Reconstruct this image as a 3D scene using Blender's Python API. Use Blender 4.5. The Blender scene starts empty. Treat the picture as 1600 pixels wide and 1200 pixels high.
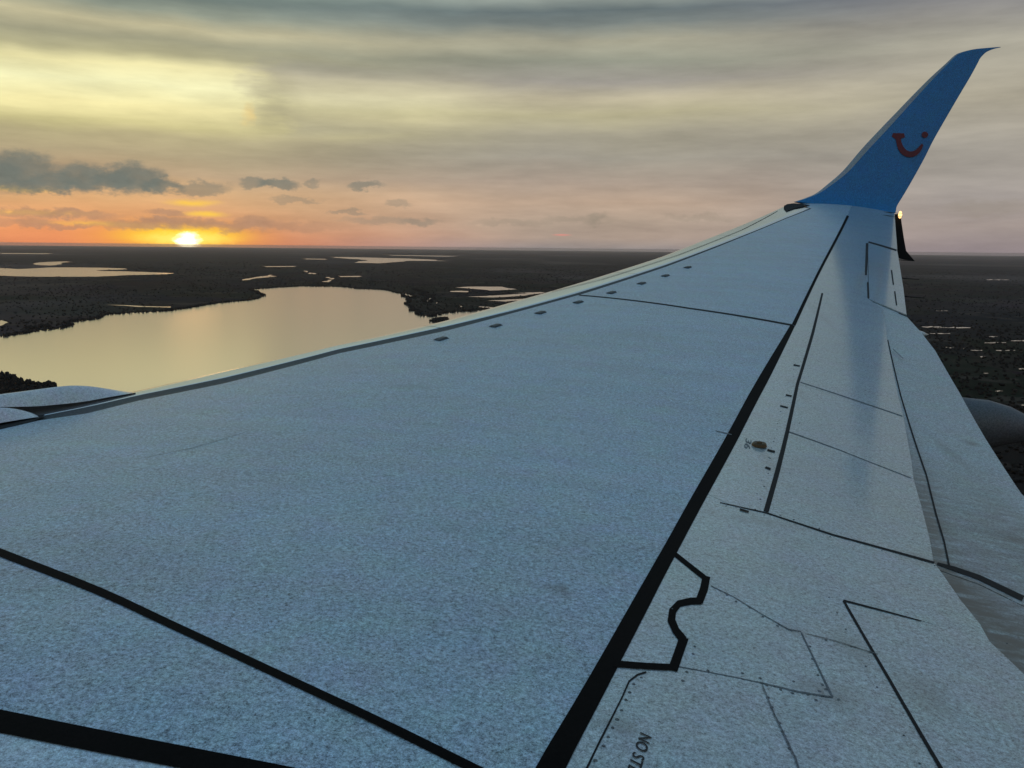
# Sunset seen from a cabin window: an airliner wing with a tall blue winglet over mangrove lakes.
import bpy, bmesh, math, random
import numpy as np
from mathutils import Vector, Matrix
from mathutils.geometry import delaunay_2d_cdt

rng = np.random.default_rng(11)
random.seed(11)
scene = bpy.context.scene
col = scene.collection

# ---------------------------------------------------------------- camera
FOCAL_PX, PSI, PITCH, ROLL = 1285.0, -0.105, 0.16419, 0.0106
cam_data = bpy.data.cameras.new("camera")
cam_data.sensor_width = 36.0
cam_data.lens = FOCAL_PX / 1600 * 36.0
cam_data.clip_start = 0.05
cam_data.clip_end = 400000.0
cam = bpy.data.objects.new("camera", cam_data)
col.objects.link(cam)
_F = Vector((0, math.cos(PITCH), -math.sin(PITCH)))
_U = Vector((0, math.sin(PITCH), math.cos(PITCH)))
_R = Vector((1, 0, 0))
_R2 = _R * math.cos(ROLL) + _U * math.sin(ROLL)
_U2 = _U * math.cos(ROLL) - _R * math.sin(ROLL)
cam.matrix_world = Matrix(((_R2.x, _U2.x, -_F.x, 0), (_R2.y, _U2.y, -_F.y, 0), (_R2.z, _U2.z, -_F.z, 0), (0, 0, 0, 1)))
scene.camera = cam
scene.view_settings.view_transform = 'Standard'
scene.view_settings.look = 'None'
scene.view_settings.exposure = 0.0
scene.view_settings.gamma = 1.0
scene.view_settings.use_curve_mapping = False
scene.cycles.max_bounces = 6
scene.cycles.volume_bounces = 0

SUN_AZ, SUN_EL = -21.34, 0.45          # degrees from +Y (negative = left) and above the horizon


def lin(c):
    return tuple(((v / 255 + 0.055) / 1.055) ** 2.4 if v / 255 > 0.04045 else v / 255 / 12.92 for v in c)


class Net:
    """tiny helper to write shader maths"""
    def __init__(self, tree):
        self.t = tree

    def node(self, kind, **kw):
        n = self.t.nodes.new(kind)
        for k, v in kw.items():
            setattr(n, k, v)
        return n

    def put(self, sock, v):
        if isinstance(v, bpy.types.NodeSocket):
            self.t.links.new(v, sock)
        else:
            if isinstance(v, tuple) and len(v) == 3 and sock.type == 'RGBA':
                v = (*v, 1)
            sock.default_value = v

    def m(self, op, a, b=0.0, c=0.0, clamp=False):
        n = self.node('ShaderNodeMath', operation=op, use_clamp=clamp)
        for i, v in enumerate((a, b, c)):
            self.put(n.inputs[i], v)
        return n.outputs[0]

    def v(self, op, a, b=(0, 0, 0)):
        n = self.node('ShaderNodeVectorMath', operation=op)
        self.put(n.inputs[0], a)
        if op != 'LENGTH':
            self.put(n.inputs[1], b)
        return n.outputs['Value'] if op in ('LENGTH', 'DOT_PRODUCT') else n.outputs[0]

    def xyz(self, x, y, z=0.0):
        n = self.node('ShaderNodeCombineXYZ')
        for i, v in enumerate((x, y, z)):
            self.put(n.inputs[i], v)
        return n.outputs[0]

    def sep(self, v):
        n = self.node('ShaderNodeSeparateXYZ')
        self.put(n.inputs[0], v)
        return n.outputs

    def remap(self, v, a, b, c=0.0, d=1.0, smooth=True):
        n = self.node('ShaderNodeMapRange', interpolation_type='SMOOTHSTEP' if smooth else 'LINEAR')
        for i, x in enumerate((v, a, b, c, d)):
            self.put(n.inputs[i], x)
        return n.outputs[0]

    def noise(self, v, scale, detail=4.0, rough=0.5, color=False, dist=0.0):
        n = self.node('ShaderNodeTexNoise')
        self.put(n.inputs['Vector'], v)
        n.inputs['Scale'].default_value = scale
        n.inputs['Detail'].default_value = detail
        n.inputs['Roughness'].default_value = rough
        n.inputs['Distortion'].default_value = dist
        return n.outputs['Color' if color else 'Fac']

    def mix(self, f, a, b, mode='MIX'):
        n = self.node('ShaderNodeMix', data_type='RGBA', blend_type=mode)
        self.put(n.inputs['Factor'], f)
        self.put(n.inputs[6], a)
        self.put(n.inputs[7], b)
        return n.outputs[2]

    def ramp(self, v, stops, interp='LINEAR'):
        n = self.node('ShaderNodeValToRGB')
        r = n.color_ramp
        r.interpolation = interp
        while len(r.elements) < len(stops):
            r.elements.new(0.5)
        for e, (p, c) in zip(r.elements, stops):
            e.position = p
        for e, (p, c) in zip(r.elements, stops):
            e.position = p
            e.color = (*c, 1)
        self.put(n.inputs[0], v)
        return n.outputs[0]


# ---------------------------------------------------------------- world
# cumulus banks near the horizon: azimuth, elevation, half width, half height (degrees), density, low grey-mauve kind?
SKY = [(-30.25, 4.24, 1.87, 1.07, 0.95, 0), (-32.27, 3.84, 2.23, 1.25, 0.95, 0), (-28.76, 3.58, 1.78, 0.62, 0.85, 0), (-27.31, 3.91, 1.52, 0.98, 0.95, 0), (-25.73, 3.79, 1.52, 0.71, 0.9, 0),
 (-24.4, 3.93, 1.96, 0.94, 1, 0), (-30.09, 3.3, 3.79, 0.4, 0.7, 0), (-22.85, 3.6, 1.34, 0.45, 0.9, 0), (-20.46, 3.53, 1.87, 0.4, 0.65, 0), (-17.21, 3.92, 1.07, 0.31, 0.65, 0),
 (-15.73, 3.92, 1.34, 0.36, 0.85, 0), (-13.57, 3.98, 0.54, 0.18, 0.5, 0), (-10.12, 4.07, 1.16, 0.31, 0.7, 0), (-14.63, 2.93, 1.69, 0.22, 0.4, 0), (-7.93, 2.9, 0.89, 0.22, 0.4, 0),
 (-11.33, 2.25, 1.34, 0.18, 0.45, 0), (-29.88, 1.73, 2.68, 0.27, 0.75, 1), (-30.08, 1.27, 1.11, 0.22, 0.7, 1), (-28.6, 1.01, 2.68, 0.16, 0.7, 1), (-27.36, 1.68, 2.01, 0.27, 0.7, 1),
 (-22.57, 1.96, 1.25, 0.2, 0.8, 1), (-23.83, 1.26, 2.68, 0.36, 0.85, 1), (-21.4, 1.47, 2.68, 0.31, 0.8, 1), (-17.1, 1.6, 1.52, 0.31, 0.75, 1), (-18.71, 1.16, 3.12, 0.36, 0.8, 1),
 (-15.09, 1.27, 4.01, 0.31, 0.5, 1), (-8.8, 1.7, 3.12, 0.27, 0.5, 1), (-6.44, 1.74, 1.34, 0.27, 0.6, 1), (-0.56, 1.73, 2.68, 0.27, 0.4, 1), (4.25, 1.94, 2.68, 0.27, 0.4, 1),
 (5.55, 2.08, 0.71, 0.31, 0.6, 1), (12.36, 2.15, 2.23, 0.22, 0.35, 1), (29.29, 2.62, 2.45, 0.54, 0.35, 1), (-33.41, 1.19, 2.68, 0.36, 0.7, 1)]

world = bpy.data.worlds.new("World")
scene.world = world
world.use_nodes = True
wt = world.node_tree
wt.nodes.clear()
N = Net(wt)
tc = N.node('ShaderNodeTexCoord')
d = tc.outputs['Generated']
dx, dy, dz = N.sep(d)
el = N.m('MULTIPLY', N.m('ARCSINE', N.m('MINIMUM', N.m('MAXIMUM', dz, -1.0), 1.0)), 57.29578)
az = N.m('MULTIPLY', N.m('ARCTAN2', dx, dy), 57.29578)
# slow waviness of the cloud sheets
warp = N.noise(N.v('MULTIPLY', d, (6.0, 6.0, 14.0)), 1.0, 3.0, 0.55)
elw = N.m('ADD', el, N.m('MULTIPLY', N.m('SUBTRACT', warp, 0.5), 1.3))
SC = 30.0
L_ST = [(0, (222, 140, 100)), (0.8, (238, 156, 104)), (1.7, (228, 164, 112)), (2.6, (218, 168, 118)), (3.5, (212, 172, 126)), (4.4, (188, 162, 129)), (5.5, (175, 160, 127)), (6.5, (188, 176, 136)), (7.2, (212, 202, 146)), (8.3, (247, 236, 174)), (9.6, (250, 246, 193)), (10.6, (237, 228, 172)), (11.3, (177, 172, 136)), (12.1, (163, 160, 133)), (12.9, (200, 192, 156)), (13.8, (149, 156, 140)), (14.6, (114, 127, 121)), (15.6, (145, 162, 151)), (17, (168, 182, 162)), (22, (165, 180, 172)), (30, (150, 172, 184))]
R_ST = [(0, (151, 142, 139)), (0.8, (174, 155, 141)), (1.7, (179, 160, 143)), (3, (189, 165, 144)), (4.4, (174, 158, 143)), (6, (160, 154, 141)), (7.5, (164, 158, 139)), (8.8, (180, 173, 141)), (9.8, (190, 181, 155)), (10.8, (163, 158, 149)), (12, (147, 149, 134)), (13.2, (166, 163, 143)), (14.2, (128, 137, 134)), (14.9, (105, 117, 119)), (15.6, (149, 158, 151)), (17, (163, 175, 156)), (22, (158, 179, 174)), (30, (141, 169, 182))]
F_ST = [(0, (148, 136, 138)), (1.5, (163, 150, 144)), (3, (159, 151, 146)), (6, (165, 159, 149)), (9, (174, 167, 149)), (12, (167, 163, 149)), (13.6, (144, 142, 139)), (15, (117, 118, 127)), (16.5, (126, 131, 128)), (22, (140, 152, 158)), (30, (138, 158, 172))]
en = N.m('DIVIDE', elw, SC)
sunside = N.ramp(en, [(p / SC, lin(c)) for p, c in L_ST])
mid = N.ramp(en, [(p / SC, lin(c)) for p, c in R_ST])
far = N.ramp(en, [(p / SC, lin(c)) for p, c in F_ST])
# the bright gap in the cloud sheet ends in a ragged edge right of the sun
edge_n = N.noise(N.xyz(N.m('MULTIPLY', az, .15), N.m('MULTIPLY', el, .6), 3.0), 1.0, 4.0, .6)
aze = N.m('ADD', az, N.m('MULTIPLY', N.m('SUBTRACT', edge_n, .5), 10.0))
gap = N.m('MULTIPLY', N.remap(aze, -19.0, -14.8), N.remap(el, 6.0, 7.6))
gap = N.m('MULTIPLY', gap, N.remap(el, 12.5, 11.0))
soft = N.remap(az, -26.0, 4.0)
fs = N.m('MAXIMUM', soft, N.m('MULTIPLY', gap, .72))
back = N.remap(az, -50.0, -95.0)
fs = N.m('MAXIMUM', fs, back)
base = N.mix(fs, sunside, mid)
fr = N.m('MAXIMUM', N.remap(az, 6.0, 30.0), back)
base = N.mix(fr, base, far)
# upper sky: the physical dusk sky behind thin grey-blue cloud
sky = N.node('ShaderNodeTexSky', sky_type='NISHITA')
sky.sun_disc = False
sky.sun_elevation = math.radians(SUN_EL)
sky.sun_rotation = math.radians(SUN_AZ)
sky.air_density = 1.0
sky.dust_density = 1.0
up = N.remap(el, 24.0, 70.0)
high = N.mix(.5, tuple(v * 1.12 for v in lin((92, 155, 206))), N.v('MULTIPLY', sky.outputs[0], (.5, .5, .5)))
high = N.mix(N.noise(N.v('MULTIPLY', d, (1.5, 1.5, 2.5)), 1.3, 5.0, .55), N.v('MULTIPLY', high, (.75, .75, .77)), N.v('MULTIPLY', high, (1.3, 1.3, 1.27)))
base = N.mix(up, base, high)
# horizontal streaks
st = N.noise(N.xyz(N.m('MULTIPLY', az, .085), N.m('MULTIPLY', el, .6), N.m('ADD', 23.0, N.m('MULTIPLY', warp, .6))), 1.0, 6.0, .58)
st2 = N.noise(N.xyz(N.m('MULTIPLY', az, .3), N.m('MULTIPLY', el, 1.6), 7.0), 1.0, 5.0, .6)
k = N.m('ADD', N.m('ADD', 1.0, N.m('MULTIPLY', N.m('SUBTRACT', st, .5), .85)), N.m('MULTIPLY', N.m('SUBTRACT', st2, .5), .2))
base = N.mix(1.0, base, N.xyz(k, k, N.m('ADD', N.m('MULTIPLY', k, .97), .03)), 'MULTIPLY')
# glow round the sun: wide orange low band, yellow core, white centre
P = N.xyz(az, el, 0.0)


def blob(cx, cy, rx, ry, lo=1.0, hi=0.0, P=P):
    r = N.v('LENGTH', N.v('MULTIPLY', N.v('SUBTRACT', P, (cx, cy, 0.0)), (1 / rx, 1 / ry, 0.0)))
    return N.remap(r, hi, lo, 1.0, 0.0)


pd = N.noise(N.v('MULTIPLY', P, (.8, 1.4, 1.0)), 1.0, 5.0, .62, True)
Pw = N.v('ADD', P, N.v('MULTIPLY', N.v('SUBTRACT', pd, (.5, .5, .5)), (1.5, 1.4, 0.0)))
glow = [(-23, .1, 14, 1.25, lin((244, 150, 92)), .6, 1.0), (-21.8, .5, 7.5, 1.5, lin((255, 178, 66)), .95, 1.0), (-21.6, .55, 5.2, .95, lin((255, 214, 60)), 1.0, 1.1)]
for cx, cy, rx, ry, c, a, g in glow:
    base = N.mix(N.m('MULTIPLY', blob(cx, cy, rx, ry), a), base, tuple(v * g for v in c))
# lit slits between the low clouds
for cx, cy, rx, ry, a in ((-21.0, 2.62, 2.3, .34, .9), (-20.2, 1.95, 1.8, .26, .95), (-31, 3.1, 4.0, .3, .6), (-30, 1.75, 4.5, .25, .5), (-26, 1.2, 5, .25, .5)):
    base = N.mix(N.m('MULTIPLY', blob(cx, cy, rx, ry, P=N.v('ADD', P, N.v('MULTIPLY', N.v('SUBTRACT', pd, (.5, .5, .5)), (1.2, .35, 0.0)))), a), base, lin((255, 205, 84)))
base = N.mix(N.m('MULTIPLY', blob(3.3, .9, .9, .1), .7), base, lin((232, 140, 130)))
# torn dark curtain of cloud at the end of the bright gap, lit along its near edge
Pc = N.v('ADD', P, N.v('MULTIPLY', N.v('SUBTRACT', pd, (.5, .5, .5)), (1.6, 1.2, 0.0)))
base = N.mix(N.m('MULTIPLY', blob(-17.3, 8.2, .5, .8, 1.2, .1, P=Pc), .4), base, lin((246, 206, 124)))
base = N.mix(N.m('MULTIPLY', blob(-15.6, 8.9, 1.7, 2.6, 1.3, .1, P=Pc), .42), base, lin((158, 152, 122)))
# cumulus: puffy tops, flatter bases, fine broken rims
cn = N.noise(N.v('MULTIPLY', P, (1.3, 1.9, 1.0)), 1.0, 6.0, .6)
for i, (cx, cy, rx, ry, al, kind) in enumerate(SKY):
    c = lin((112, 119, 112)) if kind == 0 else lin((176, 138, 112))
    if kind and cx > -14:
        c = lin((146, 135, 120))
    b = blob(cx + .1, cy, rx, ry, 1.35 if kind else 1.25, .42 if kind else .58, Pw)
    shade = N.mix(cn, tuple(v * .8 for v in c), tuple(v * 1.2 for v in c))
    base = N.mix(N.m('MULTIPLY', b, al * .84), base, shade)
pd = N.noise(N.v('MULTIPLY', P, (1.6, 3.0, 1.0)), 1.0, 5.0, .65, True)
core = blob(-21.4, .34, 3.8, .62, 1.0, .15, N.v('ADD', P, N.v('MULTIPLY', N.v('SUBTRACT', pd, (.5, .5, .5)), (1.3, .55, 0.0))))
base = N.mix(core, base, (1.35, .86, .16))
core2 = blob(-21.35, .2, .98, .72, 1.0, .3, N.v('ADD', P, N.v('MULTIPLY', N.v('SUBTRACT', pd, (.5, .5, .5)), (1.1, .5, 0.0))))
base = N.mix(core2, base, (2.6, 2.3, 1.5))
# below the horizon the land hides the sky
bg = N.node('ShaderNodeBackground')
bg.inputs['Strength'].default_value = 0.1
N.put(bg.inputs['Color'], N.v('MULTIPLY', base, (10.0, 10.0, 10.0)))
wo = N.node('ShaderNodeOutputWorld')
wt.links.new(bg.outputs[0], wo.inputs['Surface'])
world.cycles.sampling_method = 'MANUAL'
world.cycles.sample_map_resolution = 2048

# ---------------------------------------------------------------- sun
sd = bpy.data.lights.new("sun", 'SUN')
sd.energy = 0.012
sd.angle = math.radians(4.0)          # veiled by low cloud
sd.color = (1.0, .56, .26)
sun = bpy.data.objects.new("sun", sd)
_s = Vector((math.sin(math.radians(SUN_AZ)) * math.cos(math.radians(SUN_EL)), math.cos(math.radians(SUN_AZ)) * math.cos(math.radians(SUN_EL)), math.sin(math.radians(SUN_EL))))
sun.rotation_euler = _s.to_track_quat('Z', 'Y').to_euler()
col.objects.link(sun)

# ---------------------------------------------------------------- measured shapes (metres): aeroplane frame (a outboard, b aft) or world
R = [(4.799, 2.772), (4.942, 2.841), (5.12, 2.898), (5.261, 3.046), (5.547, 3.144), (5.969, 3.41), (6.854, 3.794), (7.653, 4.376), (8.35, 4.782), (9.185, 5.282), (10.886, 6.211), (13.307, 7.416), (15.169, 8.364),
 (16.372, 9.042)]
D = [(4.916, 2.675), (5.08, 2.734), (5.222, 2.824), (5.422, 2.941), (5.7, 3.055), (6.14, 3.33), (7.022, 3.74), (7.844, 4.341), (8.488, 4.767), (9.325, 5.277), (11.046, 6.222), (13.432, 7.436), (15.279, 8.387),
 (16.447, 9.038)]
L = [(5.314, 2.351), (5.349, 2.529), (5.399, 2.698), (5.509, 2.831), (5.645, 2.922), (5.765, 2.995), (6.301, 3.254), (7.149, 3.699), (8.081, 4.297), (8.89, 4.724), (9.846, 5.26), (11.726, 6.27), (13.028, 6.869),
 (14.559, 7.612), (16.655, 8.654), (16.968, 8.927)]
L2 = [(9.439, 5.043), (9.743, 5.263), (10.104, 5.512), (11.773, 6.425), (14.036, 7.53), (16.143, 8.436)]
M = [(8.455, 7.066), (7.623, 6.792), (6.847, 6.547), (6.06, 6.304), (4.791, 5.931), (4.063, 5.73), (3.344, 5.54), (2.939, 5.436)]
T = [(15.81, 9.492), (11.887, 8.17), (9.955, 7.539), (8.46, 7.077)]
J = [(9.217, 5.31), (9.056, 5.629), (8.734, 6.275), (8.46, 7.077)]
H = [(9.934, 7.656), (8.267, 7.173), (6.748, 6.722), (5.754, 6.452), (5.134, 6.281), (4.598, 6.131)]
D3 = [(4.726, 5.913), (4.624, 6.002), (4.591, 6.13), (4.471, 6.334), (4.363, 6.641)]
E = [(9.586, 8.123), (8.356, 7.773), (6.81, 7.346), (6.389, 7.234), (5.578, 6.997), (4.98, 6.824), (4.616, 6.721), (4.362, 6.639)]
E2 = [(4.363, 6.641), (4.261, 6.632), (4.081, 6.611), (3.925, 6.601), (3.81, 6.578), (3.752, 6.594), (3.67, 6.591)]
GS = [(3.924, 6.221), (3.874, 6.42), (3.825, 6.58)]
GS2 = [(3.924, 6.221), (3.152, 6.191)]
TE = [(16.787, 10.545), (13.581, 9.551), (12.833, 9.324), (10.807, 8.715), (9.562, 8.328), (8.947, 8.243), (8.378, 8.149), (7.246, 7.885), (6.314, 7.65), (5.449, 7.442)]
AIL = [(13.565, 9.152), (13.266, 9.449), (9.505, 8.309), (9.955, 8.099)]
FJ = [(4.341, 6.637), (4.311, 6.682), (4.271, 6.747), (4.158, 6.827)]
d1 = [(6.748, 6.722), (6.389, 7.234)]
d2 = [(5.754, 6.452), (5.596, 6.66), (5.332, 6.919)]
RIB = {'flap_joint': [[((4.379, 6.656), (4.403, 6.668)), ((4.349, 6.698), (4.392, 6.719)), ((4.307, 6.761), (4.353, 6.787)), ((4.191, 6.842), (4.239, 6.873))],
                [((8.446, 7.8), (8.46, 7.812)), ((6.896, 7.384), (6.909, 7.396)), ((6.021, 7.159), (6.033, 7.171)), ((5.463, 7.018), (5.474, 7.029)), ((4.928, 6.859), (4.937, 6.869)), ((4.619, 6.771), (4.627, 6.78)),
                 ((4.377, 6.693), (4.384, 6.702))],
                [((9.563, 8.253), (9.648, 8.287)), ((9.448, 8.317), (9.544, 8.357))]],
 'hinge_seal': [[((9.932, 7.646), (9.921, 7.661)), ((8.268, 7.163), (8.254, 7.181)), ((6.747, 6.713), (6.738, 6.729)), ((5.752, 6.442), (5.746, 6.46)), ((5.133, 6.271), (5.125, 6.289)), ((4.605, 6.123), (4.597, 6.14))],
                [((13.432, 9.087), (13.453, 9.127)), ((12.214, 8.726), (12.233, 8.762)), ((11.183, 8.422), (11.195, 8.447))], [((10.79, 8.328), (10.81, 8.354)), ((9.969, 8.094), (9.987, 8.117))],
                [((11.739, 8.879), (11.763, 8.902)), ((10.87, 8.623), (10.891, 8.643))], [((10.532, 8.527), (10.552, 8.546)), ((9.846, 8.323), (9.864, 8.341))]],
 'panel_joint': [[((9.181, 5.31), (9.236, 5.31)), ((9.02, 5.628), (9.075, 5.63)), ((8.698, 6.27), (8.756, 6.278)), ((8.41, 7.045), (8.475, 7.061))],
                 [((3.338, 5.626), (3.331, 5.627)), ((3.319, 5.605), (3.313, 5.607)), ((3.284, 5.585), (3.28, 5.588)), ((3.212, 5.568), (3.21, 5.571)), ((2.957, 5.499), (2.956, 5.503)),
                  ((2.851, 5.471), (2.849, 5.475))]],
 'panel_joint_wide': [[((3.915, 6.216), (3.927, 6.225)), ((3.483, 6.201), (3.494, 6.21)), ((3.145, 6.185), (3.154, 6.195)), ((3.048, 6.181), (3.056, 6.19))],
                      [((3.914, 6.218), (3.928, 6.223)), ((3.89, 6.32), (3.901, 6.325)), ((3.867, 6.417), (3.873, 6.42))],
                      [((4.622, 5.966), (4.63, 5.968)), ((4.581, 6.127), (4.593, 6.13)), ((4.458, 6.33), (4.475, 6.336)), ((4.349, 6.635), (4.369, 6.644))],
                      [((13.5, 9.138), (13.628, 9.182)), ((13.18, 9.41), (13.315, 9.459))]],
 'seal_tab': [[((5.396, 6.286), (5.426, 6.294)), ((5.383, 6.318), (5.414, 6.326))], [((5.136, 6.228), (5.162, 6.236)), ((5.119, 6.247), (5.146, 6.255))],
              [((6.205, 6.508), (6.23, 6.515)), ((6.187, 6.546), (6.213, 6.553))], [((6.447, 6.59), (6.475, 6.597)), ((6.437, 6.62), (6.465, 6.628))], [((7.195, 6.794), (7.23, 6.804)), ((7.188, 6.835), (7.213, 6.842))],
              [((4.57, 6.03), (4.59, 6.035)), ((4.558, 6.061), (4.575, 6.065))]],
 'service_panel_border': [[((4.075, 5.74), (4.107, 5.752)), ((3.901, 5.825), (3.934, 5.838))], [((3.942, 5.823), (3.939, 5.845)), ((3.851, 5.805), (3.843, 5.826)), ((3.758, 5.781), (3.747, 5.8))],
                          [((3.786, 5.801), (3.741, 5.796)), ((3.775, 5.771), (3.731, 5.769)), ((3.743, 5.732), (3.707, 5.737)), ((3.682, 5.705), (3.669, 5.722)), ((3.611, 5.695), (3.625, 5.716)),
                           ((3.55, 5.703), (3.578, 5.721)), ((3.502, 5.717), (3.535, 5.736))],
                          [((3.537, 5.719), (3.528, 5.74)), ((3.446, 5.697), (3.437, 5.717)), ((3.365, 5.677), (3.356, 5.697))],
                          [((3.39, 5.697), (3.36, 5.694)), ((3.375, 5.629), (3.345, 5.627)), ((3.363, 5.553), (3.333, 5.552))]],
 'skin_seam': [[((3.381, 5.703), (3.386, 5.704)), ((3.376, 5.802), (3.38, 5.803)), ((3.368, 5.884), (3.373, 5.886))],
               [((3.368, 5.884), (3.373, 5.886)), ((3.354, 5.961), (3.361, 5.964)), ((3.355, 6.038), (3.362, 6.041))], [((3.664, 6.041), (3.669, 6.045)), ((3.356, 6.037), (3.361, 6.042))],
               [((3.874, 5.838), (3.879, 5.84)), ((3.823, 5.893), (3.827, 5.895)), ((3.739, 5.955), (3.743, 5.957)), ((3.67, 6.011), (3.676, 6.013)), ((3.672, 6.044), (3.676, 6.045))],
               [((3.664, 6.058), (3.667, 6.059)), ((3.647, 6.128), (3.651, 6.129)), ((3.613, 6.219), (3.617, 6.22))], [((5.584, 6.153), (5.571, 6.15)), ((5.611, 6.08), (5.6, 6.078))],
               [((4.499, 3.752), (4.501, 3.751)), ((4.677, 3.88), (4.681, 3.878)), ((4.975, 3.992), (4.977, 3.991))], [((8.109, 7.731), (8.127, 7.74)), ((7.858, 7.723), (7.874, 7.731))],
               [((3.359, 5.885), (3.361, 5.887)), ((3.246, 5.887), (3.248, 5.89)), ((3.086, 5.896), (3.089, 5.9)), ((2.968, 5.89), (2.97, 5.893))]],
 'spoiler_seam': [[((6.788, 6.749), (6.809, 6.756)), ((6.382, 7.223), (6.403, 7.232))], [((5.754, 6.458), (5.772, 6.463)), ((5.585, 6.657), (5.598, 6.661)), ((5.326, 6.905), (5.334, 6.908))]],
 'walkway_line': [[((8.476, 7.049), (8.415, 7.067)), ((7.656, 6.777), (7.578, 6.805)), ((6.885, 6.527), (6.798, 6.563)), ((6.093, 6.283), (6.016, 6.321)), ((4.815, 5.912), (4.759, 5.949)),
                   ((4.08, 5.711), (4.039, 5.747)), ((3.679, 5.604), (3.642, 5.642)), ((3.357, 5.521), (3.325, 5.56)), ((3.125, 5.461), (3.096, 5.502)), ((2.949, 5.414), (2.925, 5.458)),
                   ((2.846, 5.384), (2.823, 5.431))],
                  [((3.628, 3.735), (3.681, 3.7)), ((3.529, 3.927), (3.579, 3.897)), ((3.357, 4.317), (3.398, 4.299)), ((3.223, 4.59), (3.257, 4.58)), ((3.04, 4.973), (3.068, 4.971)), ((2.889, 5.306), (2.913, 5.31)),
                   ((2.861, 5.371), (2.885, 5.376))],
                  [((2.824, 4.396), (2.884, 4.355)), ((2.818, 4.473), (2.877, 4.437)), ((2.804, 4.659), (2.86, 4.632)), ((2.79, 4.905), (2.843, 4.889)), ((2.775, 5.171), (2.827, 5.165))],
                  [((15.85, 9.485), (15.75, 9.494)), ((11.909, 8.162), (11.847, 8.173)), ((9.971, 7.53), (9.924, 7.544)), ((8.47, 7.055), (8.426, 7.073))]]}
TXT = [(3.094, 5.603), (3.01, 5.583), (3.082, 5.624)]
MARK = [(5.563, 6.219), (5.374, 6.176), (5.535, 6.241)]
VG = [(7.307, 4.394), (7.802, 4.719), (8.353, 5.02), (8.842, 5.315), (9.329, 5.609), (9.842, 5.907), (10.303, 6.17), (10.843, 6.449)]
CAP = (5.458, 6.261)
FAST = [(3.307, 5.614), (3.274, 5.596), (3.237, 5.586), (3.204, 5.577), (3.161, 5.567), (3.125, 5.557), (3.093, 5.548), (3.058, 5.539), (3.322, 5.706), (3.365, 5.719), (3.387, 5.769), (3.401, 5.849), (3.391, 5.887),
 (3.363, 5.896), (3.354, 5.925), (3.348, 5.949), (3.354, 5.984), (3.377, 6.015), (3.391, 6.033), (3.596, 6.047), (3.53, 6.038), (3.452, 6.031), (3.41, 6.03), (3.831, 5.877), (3.797, 5.897), (3.77, 5.93), (3.726, 5.956),
 (3.685, 5.986), (3.671, 6.018), (3.496, 5.751), (3.456, 5.743), (3.648, 6.1), (3.636, 6.16), (3.625, 6.204), (3.31, 5.889), (3.272, 5.89), (3.213, 5.893), (3.167, 5.894), (3.124, 5.894), (6.111, 6.493), (5.876, 6.429),
 (5.563, 6.349), (5.294, 6.279), (5.07, 6.228), (4.895, 6.179), (4.733, 6.135), (6.921, 6.736), (6.547, 6.63), (7.429, 6.911), (4.606, 6.023), (4.609, 6.093), (4.561, 6.222), (4.509, 6.3), (3.686, 5.713), (2.979, 5.515),
 (3.026, 5.53), (3.334, 5.997), (3.354, 6.051), (3.402, 5.964)]
WLE = [(17.115, 8.901, 0.862), (17.149, 9.105, 0.932), (17.185, 9.297, 1.019), (17.239, 9.499, 1.18), (17.301, 9.764, 1.42), (17.388, 10.091, 1.818), (17.462, 10.415, 2.18), (17.523, 10.696, 2.485), (17.579, 10.954, 2.766),
 (17.638, 11.233, 3.058), (17.687, 11.491, 3.304), (17.716, 11.64, 3.449), (17.727, 11.748, 3.504), (17.737, 11.963, 3.557), (17.742, 12.2, 3.579), (17.745, 12.414, 3.593)]
WTE = [(16.98, 10.62, 0.67), (17.02, 10.641, 0.716), (17.084, 10.676, 0.808), (17.183, 10.812, 1.014), (17.274, 10.982, 1.308), (17.352, 11.16, 1.647), (17.415, 11.303, 1.951), (17.499, 11.525, 2.366), (17.58, 11.747, 2.77),
 (17.641, 11.916, 3.073), (17.685, 12.031, 3.297), (17.703, 12.073, 3.386), (17.717, 12.126, 3.453), (17.728, 12.19, 3.509), (17.737, 12.297, 3.555), (17.743, 12.425, 3.584)]
WST = [(17.109, 8.945, 0.851), (17.143, 9.149, 0.918), (17.179, 9.357, 1.002), (17.23, 9.598, 1.152), (17.292, 9.897, 1.38), (17.377, 10.246, 1.766), (17.452, 10.575, 2.134), (17.516, 10.839, 2.45), (17.573, 11.075, 2.737),
 (17.633, 11.321, 3.034), (17.684, 11.545, 3.288), (17.713, 11.684, 3.437), (17.725, 11.78, 3.496), (17.736, 11.974, 3.552), (17.741, 12.2, 3.575), (17.744, 12.414, 3.592)]
ARC = [((17.41, 10.655, 2.024), (17.412, 10.737, 2.033)), ((17.388, 10.666, 1.918), (17.392, 10.751, 1.937)), ((17.364, 10.7, 1.801), (17.374, 10.785, 1.85)), ((17.343, 10.779, 1.698), (17.361, 10.84, 1.784)),
 ((17.334, 10.894, 1.656), (17.355, 10.899, 1.757)), ((17.341, 11.014, 1.689), (17.358, 10.974, 1.77)), ((17.357, 11.086, 1.768), (17.367, 11.031, 1.814)), ((17.379, 11.128, 1.871), (17.383, 11.096, 1.892))]
SER = [((17.409, 10.586, 2.02), (17.422, 10.609, 2.083)), ((17.401, 10.645, 1.979), (17.421, 10.66, 2.079)), ((17.401, 10.733, 1.978), (17.421, 10.725, 2.08)), ((17.406, 10.81, 2.006), (17.42, 10.8, 2.073))]
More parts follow.
